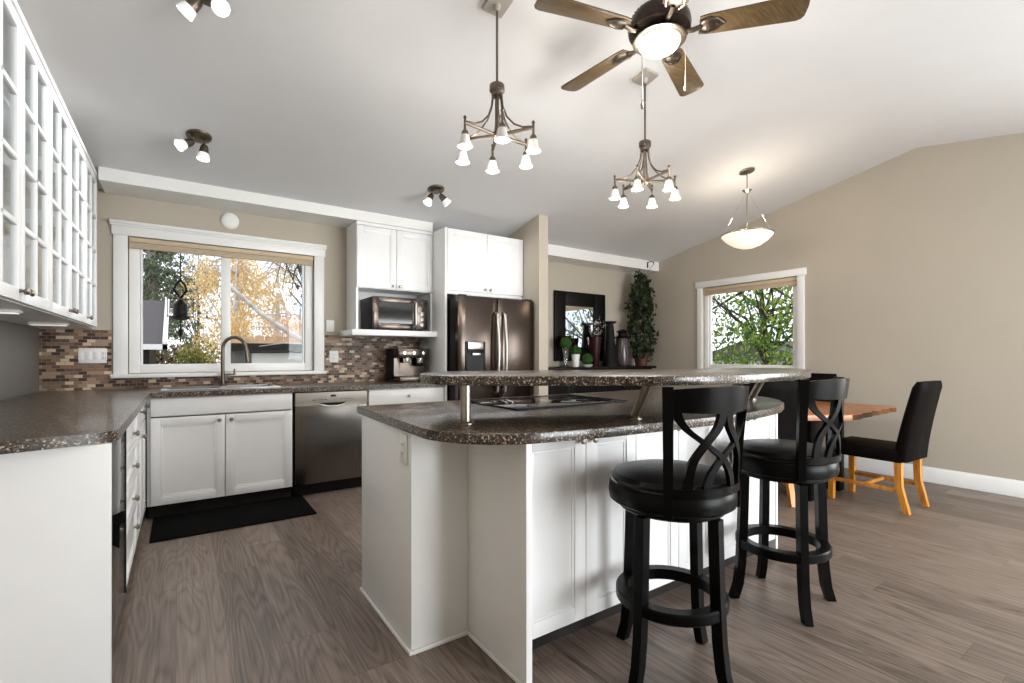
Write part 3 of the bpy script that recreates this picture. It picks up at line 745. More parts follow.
tag(finish('countertop', MB().prism(poly, .876, .914, bev=.004), M_granite), 'lower speckled granite countertop of the island with rounded front corners', 'countertop')
# raised bar
t = thing('breakfast_bar', 'raised bowed granite bar top on metal posts above the island', 'bar top', (1.9, 1.5, .9145))
pts = [(.805, 1.77), (.83, 1.66), (.92, 1.55), (1.15, 1.385), (1.35, 1.255), (1.55, 1.14), (1.76, 1.092), (2.0, 1.076), (2.25, 1.086), (2.5, 1.12), (2.72, 1.2), (2.9, 1.32), (2.99, 1.46), (2.95, 1.58), (2.75, 1.66), (2.4, 1.70), (2.0, 1.80), (1.6, 1.93), (1.25, 2.05), (1.05, 2.08), (.93, 2.03), (.83, 1.9)]
part(t, 'slab', MB().prism(smooth_poly(pts, 4), 1.065, 1.1015, bev=.004), M_granite, True)
for (x, y), s in (((.905, 1.64), 0), ((1.555, 1.37), .075), ((2.81, 1.575), .085), ((2.3, 1.42), .08)):
    m = MB().tube([(x, y-s*.07, .925), (x, y-s, 1.0645)], .02, 20).lathe([(0, .9147), (.034, .9147), (.034, .919), (.02, .9245), (0, .9245)], (x, y, 0), 24)
    part(t, 'post', m, M_nickel, True)
# cooktop
t = thing('cooktop', 'black glass cooktop set into the island countertop', 'cooktop', (1.7, 2.14, .9145))
part(t, 'glass', MB().box(-.38, .38, -.255, .255, .0, .008, bev=.003), M_blackglass)
for x, y, r in ((-.2, -.11, .085), (-.2, .13, .07), (.17, -.11, .07), (.17, .13, .095)): part(t, 'burner_ring', MB().lathe([(r-.002, .0081), (r, .0083), (r+.002, .0081)], (x, y, 0), 32), M_steel_dark)
part(t, 'trim', MB().box(-.385, -.3805, -.26, .26, 0, .009).box(.3805, .385, -.26, .26, 0, .009).box(-.3805, .3805, -.26, -.2555, 0, .009).box(-.3805, .3805, .2555, .26, 0, .009), M_blackmetal)

# ------------------------------------------------------------------ bar stools
def pol(r, a, z): return (r*math.cos(a), r*math.sin(a), z)
def make_stool(loc, base_rot, back_ang, label):
    """base_rot: turn of the leg frame; back_ang: world direction of the back"""
    t = thing('bar_stool', label, 'bar stool', loc, 0, 'black swivel bar stools')
    for k in range(4):
        a = PI/4 + k*PI/2 + base_rot
        m = MB(); path = [(.178, .60), (.182, .45), (.187, .3), (.194, .17), (.206, .07), (.227, 0.0)]
        L, Rr, D = [], [], []
        for r, z in path:
            w = .0175; tx = (-math.sin(a)*w, math.cos(a)*w); p = pol(r, a, z)
            L.append((p[0]+tx[0], p[1]+tx[1], z)); Rr.append((p[0]-tx[0], p[1]-tx[1], z)); D.append((math.cos(a), math.sin(a), .0))
        m.strip(L, Rr, D, .04); part(t, 'leg', m, M_black)
    part(t, 'foot_ring', MB().lathe([(.16, .25), (.2, .25), (.205, .256), (.205, .286), (.2, .292), (.16, .292), (.16, .25)], (0, 0, 0), 48), M_black)
    m = MB().lathe([(.0, .6005), (.16, .6005), (.19, .604), (.196, .61), (.196, .6295), (0, .6295)], (0, 0, 0), 48); part(t, 'under_frame', m, M_black)
    part(t, 'seat_ring', MB().lathe([(0, .63), (.222, .63), (.23, .636), (.233, .66), (.23, .692), (.224, .70), (0, .70)], (0, 0, 0), 56), M_black)
    part(t, 'seat', MB().lathe([(.205, .7005), (.219, .708), (.222, .72), (.21, .735), (.16, .748), (.08, .754), (0, .755)], (0, 0, 0), 56), M_leather)
    part(t, 'nailhead_trim', MB().lathe([(.218, .7005), (.2245, .704), (.218, .7075)], (0, 0, 0), 56), M_nickel)
    A0 = math.radians(47); zb, zt = .66, 1.07
    def S(u, z):          # point on the raked back surface, u in -1..1 across
        q = (z-zb)/(zt-zb); r = .226 + .012*q + .02*q*q
        return pol(r, back_ang + A0*u*(1-.0*q), z)
    def N(u): return (math.cos(back_ang+A0*u), math.sin(back_ang+A0*u), 0)
    nz = 14
    for s in (-1, 1):
        zs = [.625+(1.075-.625)*i/nz for i in range(nz+1)]; w = .085
        L = [S(s*(1+w*.9), z) for z in zs]; R_ = [S(s*(1-w*1.1), z) for z in zs]
        part(t, 'back_post', MB().strip(L, R_, [N(s)]*len(zs), .03), M_black)
    us_ = [-.94+1.88*i/20 for i in range(21)]
    m = MB().strip([S(u, .985+.006*u*u) for u in us_], [S(u, 1.064+.012*(1-u*u)) for u in us_], [N(u) for u in us_], .024)
    part(t, 'top_rail', m, M_black)
    m = MB().strip([S(u, .70) for u in us_], [S(u, .73) for u in us_], [N(u) for u in us_], .022); part(t, 'bottom_rail', m, M_black)
    def cat(pts, q):
        x = q*(len(pts)-1); i_ = min(int(x), len(pts)-2); f_ = x-i_
        p = [pts[max(0, min(len(pts)-1, i_+k))] for k in (-1, 0, 1, 2)]
        return .5*(2*p[1]+(p[2]-p[0])*f_+(2*p[0]-5*p[1]+4*p[2]-p[3])*f_*f_+(3*p[1]-p[0]-3*p[2]+p[3])*f_**3)
    for sg in (1, -1):
        for prof in ((-.86, -.72, -.36, .02, .24, .32), (-.07, -.14, -.36, -.56, -.64, -.66)):
            n = 20; L, R_, D = [], [], []
            for i in range(n+1):
                q = i/n; z = .99 - .27*q; u = sg*cat(prof, q); wd = .078
                L.append(S(u-wd, z)); R_.append(S(u+wd, z)); D.append(N(u))
            part(t, 'lattice_strip', MB().strip(L, R_, D, .014 if prof[0] < -.5 else .0165), M_black)
    return t
make_stool((1.541, 1.177, 0), math.radians(-40), math.radians(-98), 'black lattice-back bar stool nearest the camera with its back towards us')
make_stool((2.40, 1.19, 0), math.radians(7), math.radians(-88), 'black lattice-back bar stool standing farther along towards the dining table')

# ------------------------------------------------------------------ dining set
t = thing('dining_table', 'live-edge wooden dining table with black posts by the right wall', 'table', (4.5, 2.4, 0))
random.seed(3)
c1, c2, c3, c4, c0 = (4.33, 1.61), (5.377, 1.65), (5.33, 3.2), (3.55, 3.2), (3.55, 2.145)
edge = [c1]
for i in range(1, 24): s = i/24; edge.append((c1[0]+(c2[0]-c1[0])*s, c1[1]+(c2[1]-c1[1])*s+.012*math.sin(i*1.3)+random.uniform(-.006, .006)))
poly = [c0] + edge + [c2, c3, c4]
top = part(t, 'tabletop', MB().prism(poly, .664, .71, bev=.004), M_tabletop, True)
part(t, 'live_edge', MB().prism([(x+.002, y-.004+random.uniform(-.004, .003)) for x, y in edge[1:]] + [(x, y+.02) for x, y in reversed(edge[1:])], .667, .704), M_liveedge, True)
for b in ((4.69, 4.79, 1.84, 1.95), (4.17, 4.37, 1.84, 1.95), (4.69, 4.79, 2.85, 2.96), (4.17, 4.37, 2.85, 2.96)):
    part(t, 'leg', MB().box(b[0], b[1], b[2], b[3], 0, .66, bev=.004), M_black, True)
part(t, 'stretcher', MB().box(4.44, 4.52, 1.9, 2.9, .58, .663, bev=.004).box(4.37, 4.69, 1.85, 1.94, .6, .663).box(4.37, 4.69, 2.86, 2.95, .6, .663), M_black, True)
def make_chair(label):
    t = thing('dining_chair', label, 'chair', (0, 0, 0), 0, 'black leather dining chairs')
    m = MB().box(-.215, .215, -.22, .285, .375, .475, bev=.022, seg=3); part(t, 'seat', m, M_dleather)
    # curved upholstered back
    n = 14; L, R_ = [], []
    m = MB(); t_ = bmesh.new(); rings = []
    for i in range(n+1):
        q = i/n; z = .385+.60*q; yc = -.215 - .015*math.sin(PI*q*.8) - .105*q**1.7; th = .043*(1-.25*q)
        w = .213 - .006*q; rd = .02
        if i == n: w -= .012; th *= .6
        rings.append([t_.verts.new(p) for p in ((-w, yc-th+rd, z), (-w+rd, yc-th, z), (w-rd, yc-th, z), (w, yc-th+rd, z), (w, yc+th-rd, z), (w-rd, yc+th, z), (-w+rd, yc+th, z), (-w, yc+th-rd, z))])
    for a, b in zip(rings, rings[1:]):
        for k in range(8): t_.faces.new((a[k], a[(k+1) % 8], b[(k+1) % 8], b[k]))
    t_.faces.new(rings[0][::-1]); t_.faces.new(rings[-1]); bmesh.ops.recalc_face_normals(t_, faces=t_.faces[:]); m._merge(t_)
    part(t, 'backrest', m, M_dleather, angle=1.0)
    for sx in (-1, 1):
        part(t, 'leg', MB().tube([(sx*.18, .25, .376), (sx*.18, .255, 0)], [.032, .026], 4), M_orangeleg)
        part(t, 'leg', MB().tube([(sx*.18, -.2, .376), (sx*.18, -.205, .2), (sx*.18, -.255, 0)], [.032, .03, .026], 4), M_orangeleg)
        part(t, 'stretcher', MB().box(sx*.18-.01, sx*.18+.01, -.2, .245, .15, .18, bev=.003), M_orangeleg)
    part(t, 'stretcher', MB().box(-.17, .17, .015, .035, .152, .178, bev=.003), M_orangeleg)
    return t
ch = make_chair('black leather dining chair with orange legs against the bare right wall')
ch.location = (4.605, 1.535, 0); ch.rotation_euler = (0, 0, math.radians(-2))
dup(ch, (3.895, 2.165, 0), math.radians(-33), 'black leather dining chair at the table seen behind the island counter end')
dup(ch, (5.27, 2.42, 0), math.radians(90), 'black leather dining chair across the table against the wall below the window')

# ------------------------------------------------------------------ sideboard and things on it
BX0, BX1, BY0, BY1, BZ = 3.42, 5.5, 4.46, 4.86, 1.028
t = thing('sideboard', 'tall dark espresso sideboard against the back wall of the dining area', 'sideboard', (4.46, 4.66, 0))
part(t, 'top', MB().box(BX0-.01, BX1, BY0-.02, BY1, BZ-.03, BZ, bev=.004), M_sideboard, True)
part(t, 'body', MB().box(BX0+.02, BX1-.05, BY0+.022, BY1-.01, .08, BZ-.0305), M_sideboard, True)
n = 4; w = (BX1-.05-BX0-.02)/n; f = fK(BY0+.0215)
for i in range(n):
    a = BX0+.02+w*i
    d = part(t, 'door', shaker(f, a+.004, a+w-.004, .1, BZ-.04), M_sideboard, True); part(d, 'knob', knob_mb(f, a+(w-.04 if i % 2 == 0 else .04), .7, .02), M_nickel, True)
m = MB()
for a in (BX0+.03, BX1-.11):
    for b in (BY0+.03, BY1-.07): m.box(a, a+.05, b, b+.05, 0, .0795)
part(t, 'feet', m, M_sideboard, True)
# mirror
t = thing('wall_mirror', 'square mirror in a wide black frame on the dining back wall', 'mirror', (4.44, 4.86, 1.09))
f = fK(4.875); m = MB(f); fw = .185
x0, x1, z0, z1 = 3.99, 4.905, 1.1, 2.022
for a in ((x0, x0+fw, z0, z1), (x1-fw-.02, x1, z0, z1), (x0+fw, x1-fw-.02, z0, z0+fw), (x0+fw, x1-fw-.02, z1-fw, z1)): m.box(a[0], a[1], .0, .035, a[2], a[3], bev=.006)
part(t, 'frame', m, M_blackmetal, True)
part(t, 'glass', MB(f).box(x0+fw-.004, x1-fw-.016, .004, .01, z0+fw-.004, z1-fw+.004), M_mirror, True)
# topiary balls
def moss_ball(c, r, seed):
    random.seed(seed); m = MB(); m.sphere((0, 0, 0), r*.93)
    for v in m.bm.verts: v.co *= 1+random.uniform(-.05, .05)
    items = []
    for i in range(420):
        d = Vector((random.gauss(0, 1), random.gauss(0, 1), random.gauss(0, 1))).normalized(); items.append((d*r*random.uniform(.92, 1.03), random.uniform(.7, 1.2)))
    m.leaves(items, .011); return m
for c_, r, pot, lab in (((4.0, 4.64, 1.325), .075, 'glass', 'green moss ball on a clear glass vase, leftmost of three'), ((4.15, 4.62, 1.235), .066, 'pot', 'green moss ball on a small white pot between two other moss balls'), ((4.255, 4.52, 1.125), .07, 'dish', 'lowest green moss ball resting in a white dish, frontmost')):
    o = thing('topiary', lab, 'topiary', (c_[0], c_[1], BZ+.0005)); h = c_[2]-BZ-r*.85
    k = part(o, 'moss_ball', moss_ball(c_, r, int(c_[0]*100)), M_moss); k.location = (0, 0, c_[2]-BZ)
    if pot == 'glass': part(o, 'vase', MB().lathe([(0, 0), (.045, 0), (.046, .006), (.03, .03), (.03, .12), (.055, h+.012), (.05, h+.01), (.026, .12), (.026, .03), (0, .02)]), M_vaseglass)
    elif pot == 'pot': part(o, 'pot', MB().lathe([(0, 0), (.04, 0), (.055, h+.01), (.048, h+.008), (0, h-.02)]), M_trim)
    else: part(o, 'dish', MB().lathe([(0, 0), (.045, 0), (.075, .03), (.07, .03), (.04, .01), (0, .01)]), M_trim)
# goblet, blossom vase, black vase, lantern
def at(x, y): return (x, y, BZ+.0005)
o = thing('goblet', 'dark red goblet behind the moss balls in front of the mirror', 'vase', at(4.10, 4.765))
part(o, 'bowl', MB().lathe([(.01, .2), (.045, .24), (.07, .37), (.074, .40), (.068, .398), (.04, .25), (0, .235)]), M_burgundy)
part(o, 'stem', MB().lathe([(0, 0), (.06, 0), (.055, .012), (.012, .03), (.012, .2), (0, .2)]), M_dplastic)
random.seed(11)
o = thing('flower_vase', 'tall burgundy vase of pale blossom branches beside the mirror', 'vase', at(4.50, 4.64))
part(o, 'vase', MB().lathe([(0, 0), (.055, 0), (.06, .02), (.075, .2), (.098, .385), (.09, .385), (.066, .2), (.05, .03), (0, .03)]), M_burgundy)
m = MB(); bl = []
for i in range(11):
    a = random.uniform(0, 2*PI); sp = random.uniform(.02, .15); e = Vector((sp*math.cos(a), sp*math.sin(a)*.7, random.uniform(.5, .68)))
    p0 = Vector((.02*math.cos(a), .02*math.sin(a), .1)); p1 = Vector((e.x*.4, e.y*.4, .38)); m.tube([p0, p1, e], [.004, .003, .002], 6)
    for k in range(14):
        s_ = random.uniform(.15, 1); q = p1.lerp(e, s_); bl.append((q+Vector((random.gauss(0, .014), random.gauss(0, .014), random.gauss(0, .014))), random.uniform(.6, 1.2)))
part(o, 'branches', m, M_stem); part(o, 'blossoms', MB().leaves(bl, .013), M_blossom)
o = thing('floor_vase', 'tall black tapered vase with flared lip on the sideboard', 'vase', at(4.78, 4.64))
part(o, 'body', MB().lathe([(0, 0), (.115, 0), (.115, .015), (.1, .04), (.052, .56), (.05, .57), (0, .57)]), M_blackmetal)
part(o, 'lip', MB().lathe([(.05, .571), (.088, .585), (.09, .605), (.05, .607), (0, .6)]), M_blackmetal)
o = thing('lantern', 'smoky glass lantern with dark cap beside the trailing plant', 'lantern', at(4.98, 4.60))
part(o, 'glass_body', MB().lathe([(0, .02), (.1, .02), (.105, .04), (.085, .36), (.08, .38), (0, .38)]), M_lantern)
part(o, 'base', MB().lathe([(0, 0), (.108, 0), (.108, .0195), (0, .0195)]), M_blackmetal)
part(o, 'cap', MB().lathe([(.0, .3805), (.1, .3805), (.105, .395), (.06, .41), (.05, .45), (.085, .47), (.03, .5), (0, .5)]), M_blackmetal)
# trailing plant trained up to the hook
random.seed(21)
o = thing('potted_ivy', 'tall dark trailing ivy in a terracotta pot at the sideboard right end', 'plant', (5.37, 4.60, BZ+.0005))
part(o, 'pot', MB().lathe([(0, 0), (.08, 0), (.105, .16), (.115, .162), (.115, .19), (.1, .19), (.095, .165), (0, .16)]), M_terracotta)
m = MB(); items = []
for i in range(9):
    a = i*2*PI/9; pts = []
    for k in range(12):
        q = k/11; r = (.02+.14*math.sin(PI*min(1, q*1.1))*(1-q*.65)); pts.append((r*math.cos(a+q*2.4), r*math.sin(a+q*2.4)*.8, .17+1.1*q))
    m.tube(pts, .0035, 5)
env = (.10, .19, .225, .235, .225, .205, .185, .16, .13, .10, .06)
for c_ in range(170):
    q = random.uniform(0, 1); x_ = q*9.99; R0 = env[int(x_)]*(1-x_ % 1)+env[int(x_)+1]*(x_ % 1)
    a = random.uniform(0, 2*PI); r = R0*random.uniform(.45, 1.08); cc = Vector((r*math.cos(a), r*math.sin(a)*.8, .15+1.14*q))
    for k in range(9): items.append((cc+Vector((random.gauss(0, .024), random.gauss(0, .024), random.gauss(-.02, .045))), random.uniform(.6, 1.25)))
part(o, 'stems', m, M_stem); part(o, 'foliage', MB().leaves(items, .044), M_ivy)
o = thing('ceiling_hook', 'small black plant hook on the white beam above the ivy', 'hook', (5.47, 4.575, 2.44))
part(o, 'bracket', MB().box(-.012, .012, -.006, -.0005, -.02, .06, bev=.002).tube([(0, -.004, .055), (0, -.05, .062), (0, -.1, .05), (0, -.115, .02)], .006, 8), M_blackmetal)
part(o, 'hanging_cord', MB().tube([(0, -.115, .02), (-.07, -.06, -.09)], .003, 6), M_stem)

# ------------------------------------------------------------------ ceiling lights
SL = math.atan(.205)
def chandelier():
    o = thing('chandelier', '', 'chandelier', (0, 0, 0), 0)
    L = .44
    # origin: ceiling point
    m = MB(); Rm = Matrix.Rotation(-SL, 4, 'X')
    tb = bmesh.new(); bmesh.ops.create_cube(tb, size=1)
    for v in tb.verts: v.co = Rm @ Vector((v.co.x*.118, v.co.y*.118, v.co.z*.022-.0115))
    m._merge(tb); m.lathe([(0, -.05), (.014, -.05), (.02, -.02), (.02, -.01)], (0, 0, 0), 16); part(o, 'canopy', m, M_satin)
    part(o, 'rod', MB().tube([(0, 0, -.02), (0, 0, -.44)], .0065, 10), M_pewter)
    part(o, 'collar', MB().lathe([(0, -.435), (.037, -.435), (.04, -.44), (.04, -.468), (.036, -.472), (.03, -.48), (.03, -.495), (0, -.495)], (0, 0, 0), 28), M_pewter)
    part(o, 'stem', MB().tube([(0, 0, -.49), (0, 0, -.7)], .011, 12).lathe([(0, -.73), (.012, -.725), (.024, -.71), (.024, -.685), (.012, -.675), (0, -.675)], (0, 0, 0), 20), M_pewter)
    for k in range(6):
        a = math.radians(-81) + k*PI/3; ca, sa = math.cos(a), math.sin(a)
        P_ = lambda r, z: (r*ca, r*sa, z)
        m = MB().tube([P_(.02, -.697), P_(.2, -.692)], .009, 8)
        m.tube([P_(.2, -.73), P_(.2, -.672)], .0065, 8).lathe([(0, -.672), (.01, -.668), (.006, -.658), (0, -.655)], P_(.2, 0), 10)
        m.tube([P_(.025, -.49), P_(.032, -.55), P_(.055, -.61), P_(.095, -.655), P_(.14, -.678), P_(.19, -.684)], .005, 8)
        ar = part(o, 'arm', m, M_pewter)
        c_ = P_(.2, 0)
        part(ar, 'shade', MB().lathe([(.016, -.75), (.021, -.757), (.024, -.775), (.031, -.8), (.038, -.812), (.035, -.81), (.021, -.777), (.018, -.757)], c_, 20), M_shade)
        part(ar, 'socket', MB().lathe([(0, -.728), (.011, -.73), (.017, -.738), (.019, -.7535), (0, -.7535)], c_, 16), M_pewter)
        part(ar, 'bulb', MB().sphere((c_[0], c_[1], -.792), .019, (1, 1, 1.1), 14), M_bulb)
        light('chandelier_bulb', 'POINT', (c_[0], c_[1], -.9), 3.6, (1, .95, .88), size=.04, parent=o)
    return o
ch1 = chandelier(); ch1.location = (1.36, 2.125, cz(2.125)); ch1.rotation_euler = (0, 0, -TH)
# the canopy must still follow the ceiling slope
ch1['label'] = 'nearer pewter six-arm chandelier left of the ceiling fan'; ch1['group'] = 'pewter chandeliers over the island'
ch2 = dup(ch1, (2.527, 2.134, cz(2.134)), -TH - math.radians(38), 'farther pewter six-arm chandelier hanging below the ceiling fan')
for c_ in (ch1, ch2):
    for k in c_.children:
        if k.name.startswith('canopy'): k.rotation_euler = (0, 0, -c_.rotation_euler.z)
# bowl pendant
o = thing('pendant_light', 'alabaster bowl pendant lamp hanging near the dining window', 'pendant lamp', (4.466, 2.538, cz(2.538)))
m = MB().lathe([(0, -.022), (.035, -.022), (.068, -.008), (.07, 0)], (0, 0, 0), 28, Matrix.Rotation(-SL, 4, 'X')); part(o, 'canopy', m, M_nickel)
part(o, 'stem', MB().tube([(0, 0, -.015), (0, 0, -.62)], .006, 8), M_nickel)
part(o, 'cup', MB().lathe([(0, -.215), (.012, -.212), (.045, -.185), (.04, -.183), (0, -.2)], (0, 0, 0), 20), M_nickel)
part(o, 'bowl', MB().lathe([(0, -.745), (.055, -.739), (.12, -.715), (.182, -.672), (.224, -.625), (.229, -.612), (.222, -.613), (.174, -.664), (.11, -.704), (0, -.732)], (0, 0, 0), 40), M_bowl, angle=1.2)
part(o, 'rim', MB().lathe([(.227, -.618), (.235, -.616), (.236, -.606), (.229, -.602), (.225, -.608), (.227, -.618)], (0, 0, 0), 40), M_nickel)
m = MB()
for k in range(3): a = k*2*PI/3+.5; m.tube([(.01*math.cos(a), .01*math.sin(a), -.205), (.228*math.cos(a), .228*math.sin(a), -.608)], .0011, 6)
part(o, 'support_rod', m, M_chrome)
light('pendant_bulb', 'POINT', (0, 0, -.5), 7, (1, .86, .68), size=.05, parent=o)
# ceiling fan
FX, FYc, FZ = 1.989, 1.589, 2.813
o = thing('ceiling_fan', 'five-blade ceiling fan with wooden blades and lit dome', 'ceiling fan', (FX, FYc, FZ))
part(o, 'canopy', MB().lathe([(0, .24), (.03, .24), (.06, .27), (.072, .315), (.0, .315)], (0, 0, 0), 28), M_bronze)
part(o, 'downrod', MB().tube([(0, 0, .1), (0, 0, .25)], .013, 12), M_bronze)
m = MB().lathe([(0, .12), (.07, .115), (.12, .09), (.15, .05), (.155, .02), (.15, -.005), (.11, -.03), (.08, -.035), (0, -.035)], (0, 0, 0), 40)
for k in range(40):
    a = 2*PI*k/40; m.box(0, .001, 0, .001, 0, .001)
part(o, 'motor_housing', m, M_bronze)
m = MB()
for k in range(36):
    a = 2*PI*k/36; m.tube([pol(.1, a, .1035), pol(.138, a, .072)], .003, 5)
part(o, 'vent_fins', m, M_pewter)
part(o, 'light_fitter', MB().lathe([(0, -.0355), (.06, -.0355), (.11, -.036), (.128, -.04), (.131, -.048), (.12, -.052), (.06, -.048), (0, -.048)], (0, 0, 0), 36), M_nickel)
part(o, 'light_dome', MB().lathe([(.104, -.0525), (.102, -.064), (.09, -.083), (.063, -.1), (.034, -.108), (0, -.111)], (0, 0, 0), 36), M_dome)
for k in range(5):
    a = 1.626 - k*2*PI/5
    Rm = Matrix.Rotation(a, 4, 'Z') @ Matrix.Translation((0, 0, -.005)) @ Matrix.Rotation(math.radians(-11), 4, 'X')
    poly = [(.19, -.05), (.23, -.058), (.63, -.073), (.65, -.066), (.662, -.05), (.667, .0), (.662, .05), (.65, .066), (.63, .073), (.23, .058), (.19, .05)]
    m = MB().prism(poly, -.004, .004, bev=.001); m.bm.transform(Rm); b = part(o, 'blade', m, M_blade)
    m = MB().tube([(.12, 0, -.015), (.16, 0, -.02), (.2, 0, -.008)], .012, 8)
    m.lathe([(0, -.0105), (.034, -.0105), (.04, -.007), (.04, -.0045), (0, -.0045)], (.235, 0, 0), 20); m.lathe([(.0, -.013), (.012, -.013), (.012, -.0105)], (.28, 0, 0), 10)
    m.tube([(.19, -.03, -.008), (.225, -.042, -.008), (.27, -.03, -.008), (.3, 0, -.008), (.27, .03, -.008), (.225, .042, -.008), (.19, .03, -.008)], .0065, 6)
    m.bm.transform(Rm); part(b, 'blade_bracket', m, M_pewter)
def pull(x, y, l): part(o, 'pull_chain', MB().tube([(x, y, -.08), (x, y, -.08-l)], .0018, 6).lathe([(0, -.08-l-.035), (.006, -.08-l-.03), (.008, -.08-l-.012), (.003, -.08-l), (0, -.08-l)], (x, y, 0), 10), M_nickel)
pull(.0886, -.09, .2); pull(-.105, .02, .3)
light('fan_bulb', 'POINT', (0, 0, -.24), 15, (1, .94, .85), size=.1, parent=o)
# two-head ceiling spots
def spot_fixture(loc, rotz, label, e):
    o = thing('ceiling_spotlight', label, 'spotlight', loc, 0, 'two-head ceiling spotlights')
    m = MB().lathe([(0, -.022), (.05, -.02), (.072, -.012), (.076, 0), (0, 0)], (0, 0, 0), 32, Matrix.Rotation(-SL, 4, 'X')); part(o, 'ceiling_plate', m, M_pewter)
    for s, dirv in ((-1, e[0]), (1, e[1])):
        d = Vector(dirv).normalized(); p0 = Vector((s*.035*math.cos(rotz), s*.035*math.sin(rotz), -.015)); p1 = p0 + Vector((0, 0, -.035))+d*.012
        Rm = d.to_track_quat('Z', 'Y').to_matrix().to_4x4()
        m = MB().tube([p0, p1], .006, 8).lathe([(0, -.012), (.018, -.01), (.026, .01), (.03, .05), (.0, .05)], p1, 20, Rm); h = part(o, 'lamp_head', m, M_pewter)
        part(h, 'shade', MB().lathe([(.03, .0505), (.034, .06), (.04, .092), (.037, .092), (.028, .056)], p1, 20, Rm), M_coolshade)
        part(h, 'lens', MB().lathe([(0, .066), (.02, .066), (.03, .075), (.032, .083), (.015, .088), (0, .089)], p1, 20, Rm), M_coolbulb)
        l = light('spot_bulb', 'SPOT', p1+d*.12, 17, (.97, .98, 1), size=.03, parent=o, spot=math.radians(120)); l.rotation_euler = (-d).to_track_quat('Z', 'Y').to_euler()
    return o
spot_fixture((.095, 3.894, cz(3.894)), .3, 'two-head ceiling spotlight above the kitchen window side', ((-.75, -.3, -.55), (-.1, -.1, -1)))
spot_fixture((1.866, 3.924, cz(3.924)), -.5, 'two-head ceiling spotlight in front of the white fridge cabinets', ((-.5, -.1, -.9), (.65, -.25, -.75)))
spot_fixture((.105, 2.71, cz(2.71)), .2, 'two-head ceiling spotlight cut off by the top of the picture', ((-.6, .25, -.75), (.1, -.85, -.5)))

# ------------------------------------------------------------------ outdoors
o = MB().box(-40, 60, 5.1, 80, -.6, -.5).box(6.0, 60, -40, 5.1, -.6, -.5).box(-40, 6.0, -40, -3.2, -.6, -.5); struct('ground', o, M_gravel)
def crown(m, c, rad, n, size, seed, squash=.8, hollow=.3):
    random.seed(seed); items = []
    blobs = [(Vector(c)+Vector((random.uniform(-1, 1)*rad[0]*.75, random.uniform(-1, 1)*rad[1]*.75, random.uniform(-1, 1)*rad[2]*.75)), random.uniform(.3, .55)) for _ in range(16)]
    for i in range(n):
        b, k = random.choice(blobs); d = Vector((random.gauss(0, 1), random.gauss(0, 1), random.gauss(0, 1)*squash)).normalized()*random.uniform(hollow, 1)**.6
        items.append((b+Vector((d.x*rad[0], d.y*rad[1], d.z*rad[2]))*k, random.uniform(.6, 1.3)))
    m.leaves(items, size)
def tree(name, label, base, h, c, rad, n, size, mat, seed, bark, tr=.12, lean=(0, 0), nb=14, group=None):
    t = thing(name, label, 'tree', base, 0, group); random.seed(seed)
    c = Vector(c)-Vector(base); m = MB(); topp = Vector((lean[0], lean[1], h))
    m.tube([(0, 0, -.05), topp*.35+Vector((.05, 0, 0)), topp*.7, topp], [tr, tr*.8, tr*.5, tr*.15], 10)
    part(t, 'trunk', m, bark); m = MB()
    for i in range(nb):
        s = random.uniform(.3, .95); p = topp*s; e = c+Vector((random.uniform(-1, 1)*rad[0], random.uniform(-1, 1)*rad[1], random.uniform(-.9, .9)*rad[2]))
        mid = p.lerp(e, .5)+Vector((random.uniform(-.2, .2), random.uniform(-.2, .2), .12)); m.tube([p, mid, e], [tr*.3, tr*.18, tr*.05], 6)
    part(t, 'branches', m, bark); m = MB(); crown(m, c, rad, n, size, seed+1); part(t, 'foliage', m, mat); return t
# green tree beyond the dining window
tree('leafy_tree', 'leafy green tree filling the dining window', (10.2, 5.3, -.5), 3.6, (9.6, 5.2, 2.2), (1.5, 2.2, 1.3), 6500, .05, M_leaf_green, 31, M_bark, .12, (-.4, 0), 22)
tree('leafy_tree', 'green garden tree outside, seen only in the dining room mirror', (10.6, -1.0, -.5), 4.2, (10.2, -1.0, 2.6), (1.6, 2.4, 1.8), 3500, .06, M_leaf_green, 33, M_bark, .12, (-.2, 0), 22)
t = thing('shrub', 'low green bush at the bottom of the dining window view', 'shrub', (7.3, 4.25, -.5)); m = MB(); crown(m, (0, 0, 1.1), (.5, .9, .7), 3200, .036, 5); part(t, 'foliage', m, M_leaf_green)
m = MB()
for i in range(9): m.tube([(0, 0, 0), (random.uniform(-.25, .25), random.uniform(-.5, .5), 1.2)], [.02, .006], 6)
part(t, 'stems', m, M_bark)
t = thing('house', 'pale distant house glimpsed through the dining window leaves', 'house', (34, 17.5, -1.4))
part(t, 'wall', MB().box(-3, 3, -4, 4, 0, 2.2), M_white_siding); part(t, 'roof', MB().prism([(-4.4, 2.2), (4.4, 2.2), (0, 3.6)], -3.3, 3.3, axis='x'), M_shingle)
# trees beyond the kitchen window
t = thing('conifer_tree', 'tall green spruce at the left of the kitchen window view', 'tree', (-.86, 20.5, -.5))
part(t, 'trunk', MB().tube([(0, 0, -.05), (0, 0, 4), (.05, 0, 10)], [.22, .18, .04], 10), M_greybark)
random.seed(8); m = MB(); items = []
for i in range(130):
    z = random.uniform(2.6, 9.4); a = random.uniform(0, 2*PI); L_ = max((2.1-.17*z)*random.uniform(.7, 1.1), .3)
    e = Vector((L_*math.cos(a), L_*math.sin(a), z-.3*L_)); m.tube([(0, 0, z), tuple(e*.5+Vector((0, 0, z*.5+.02))), tuple(e)], [.02, .013, .004], 5)
    for k in range(75):
        s_ = random.uniform(.2, 1.05); items.append((Vector((0, 0, z)).lerp(e, s_)+Vector((random.gauss(0, .1), random.gauss(0, .1), random.gauss(-.08, .08))), random.uniform(.6, 1.2)))
part(t, 'branches', m, M_greybark); part(t, 'foliage', MB().leaves(items, .075), M_needle)
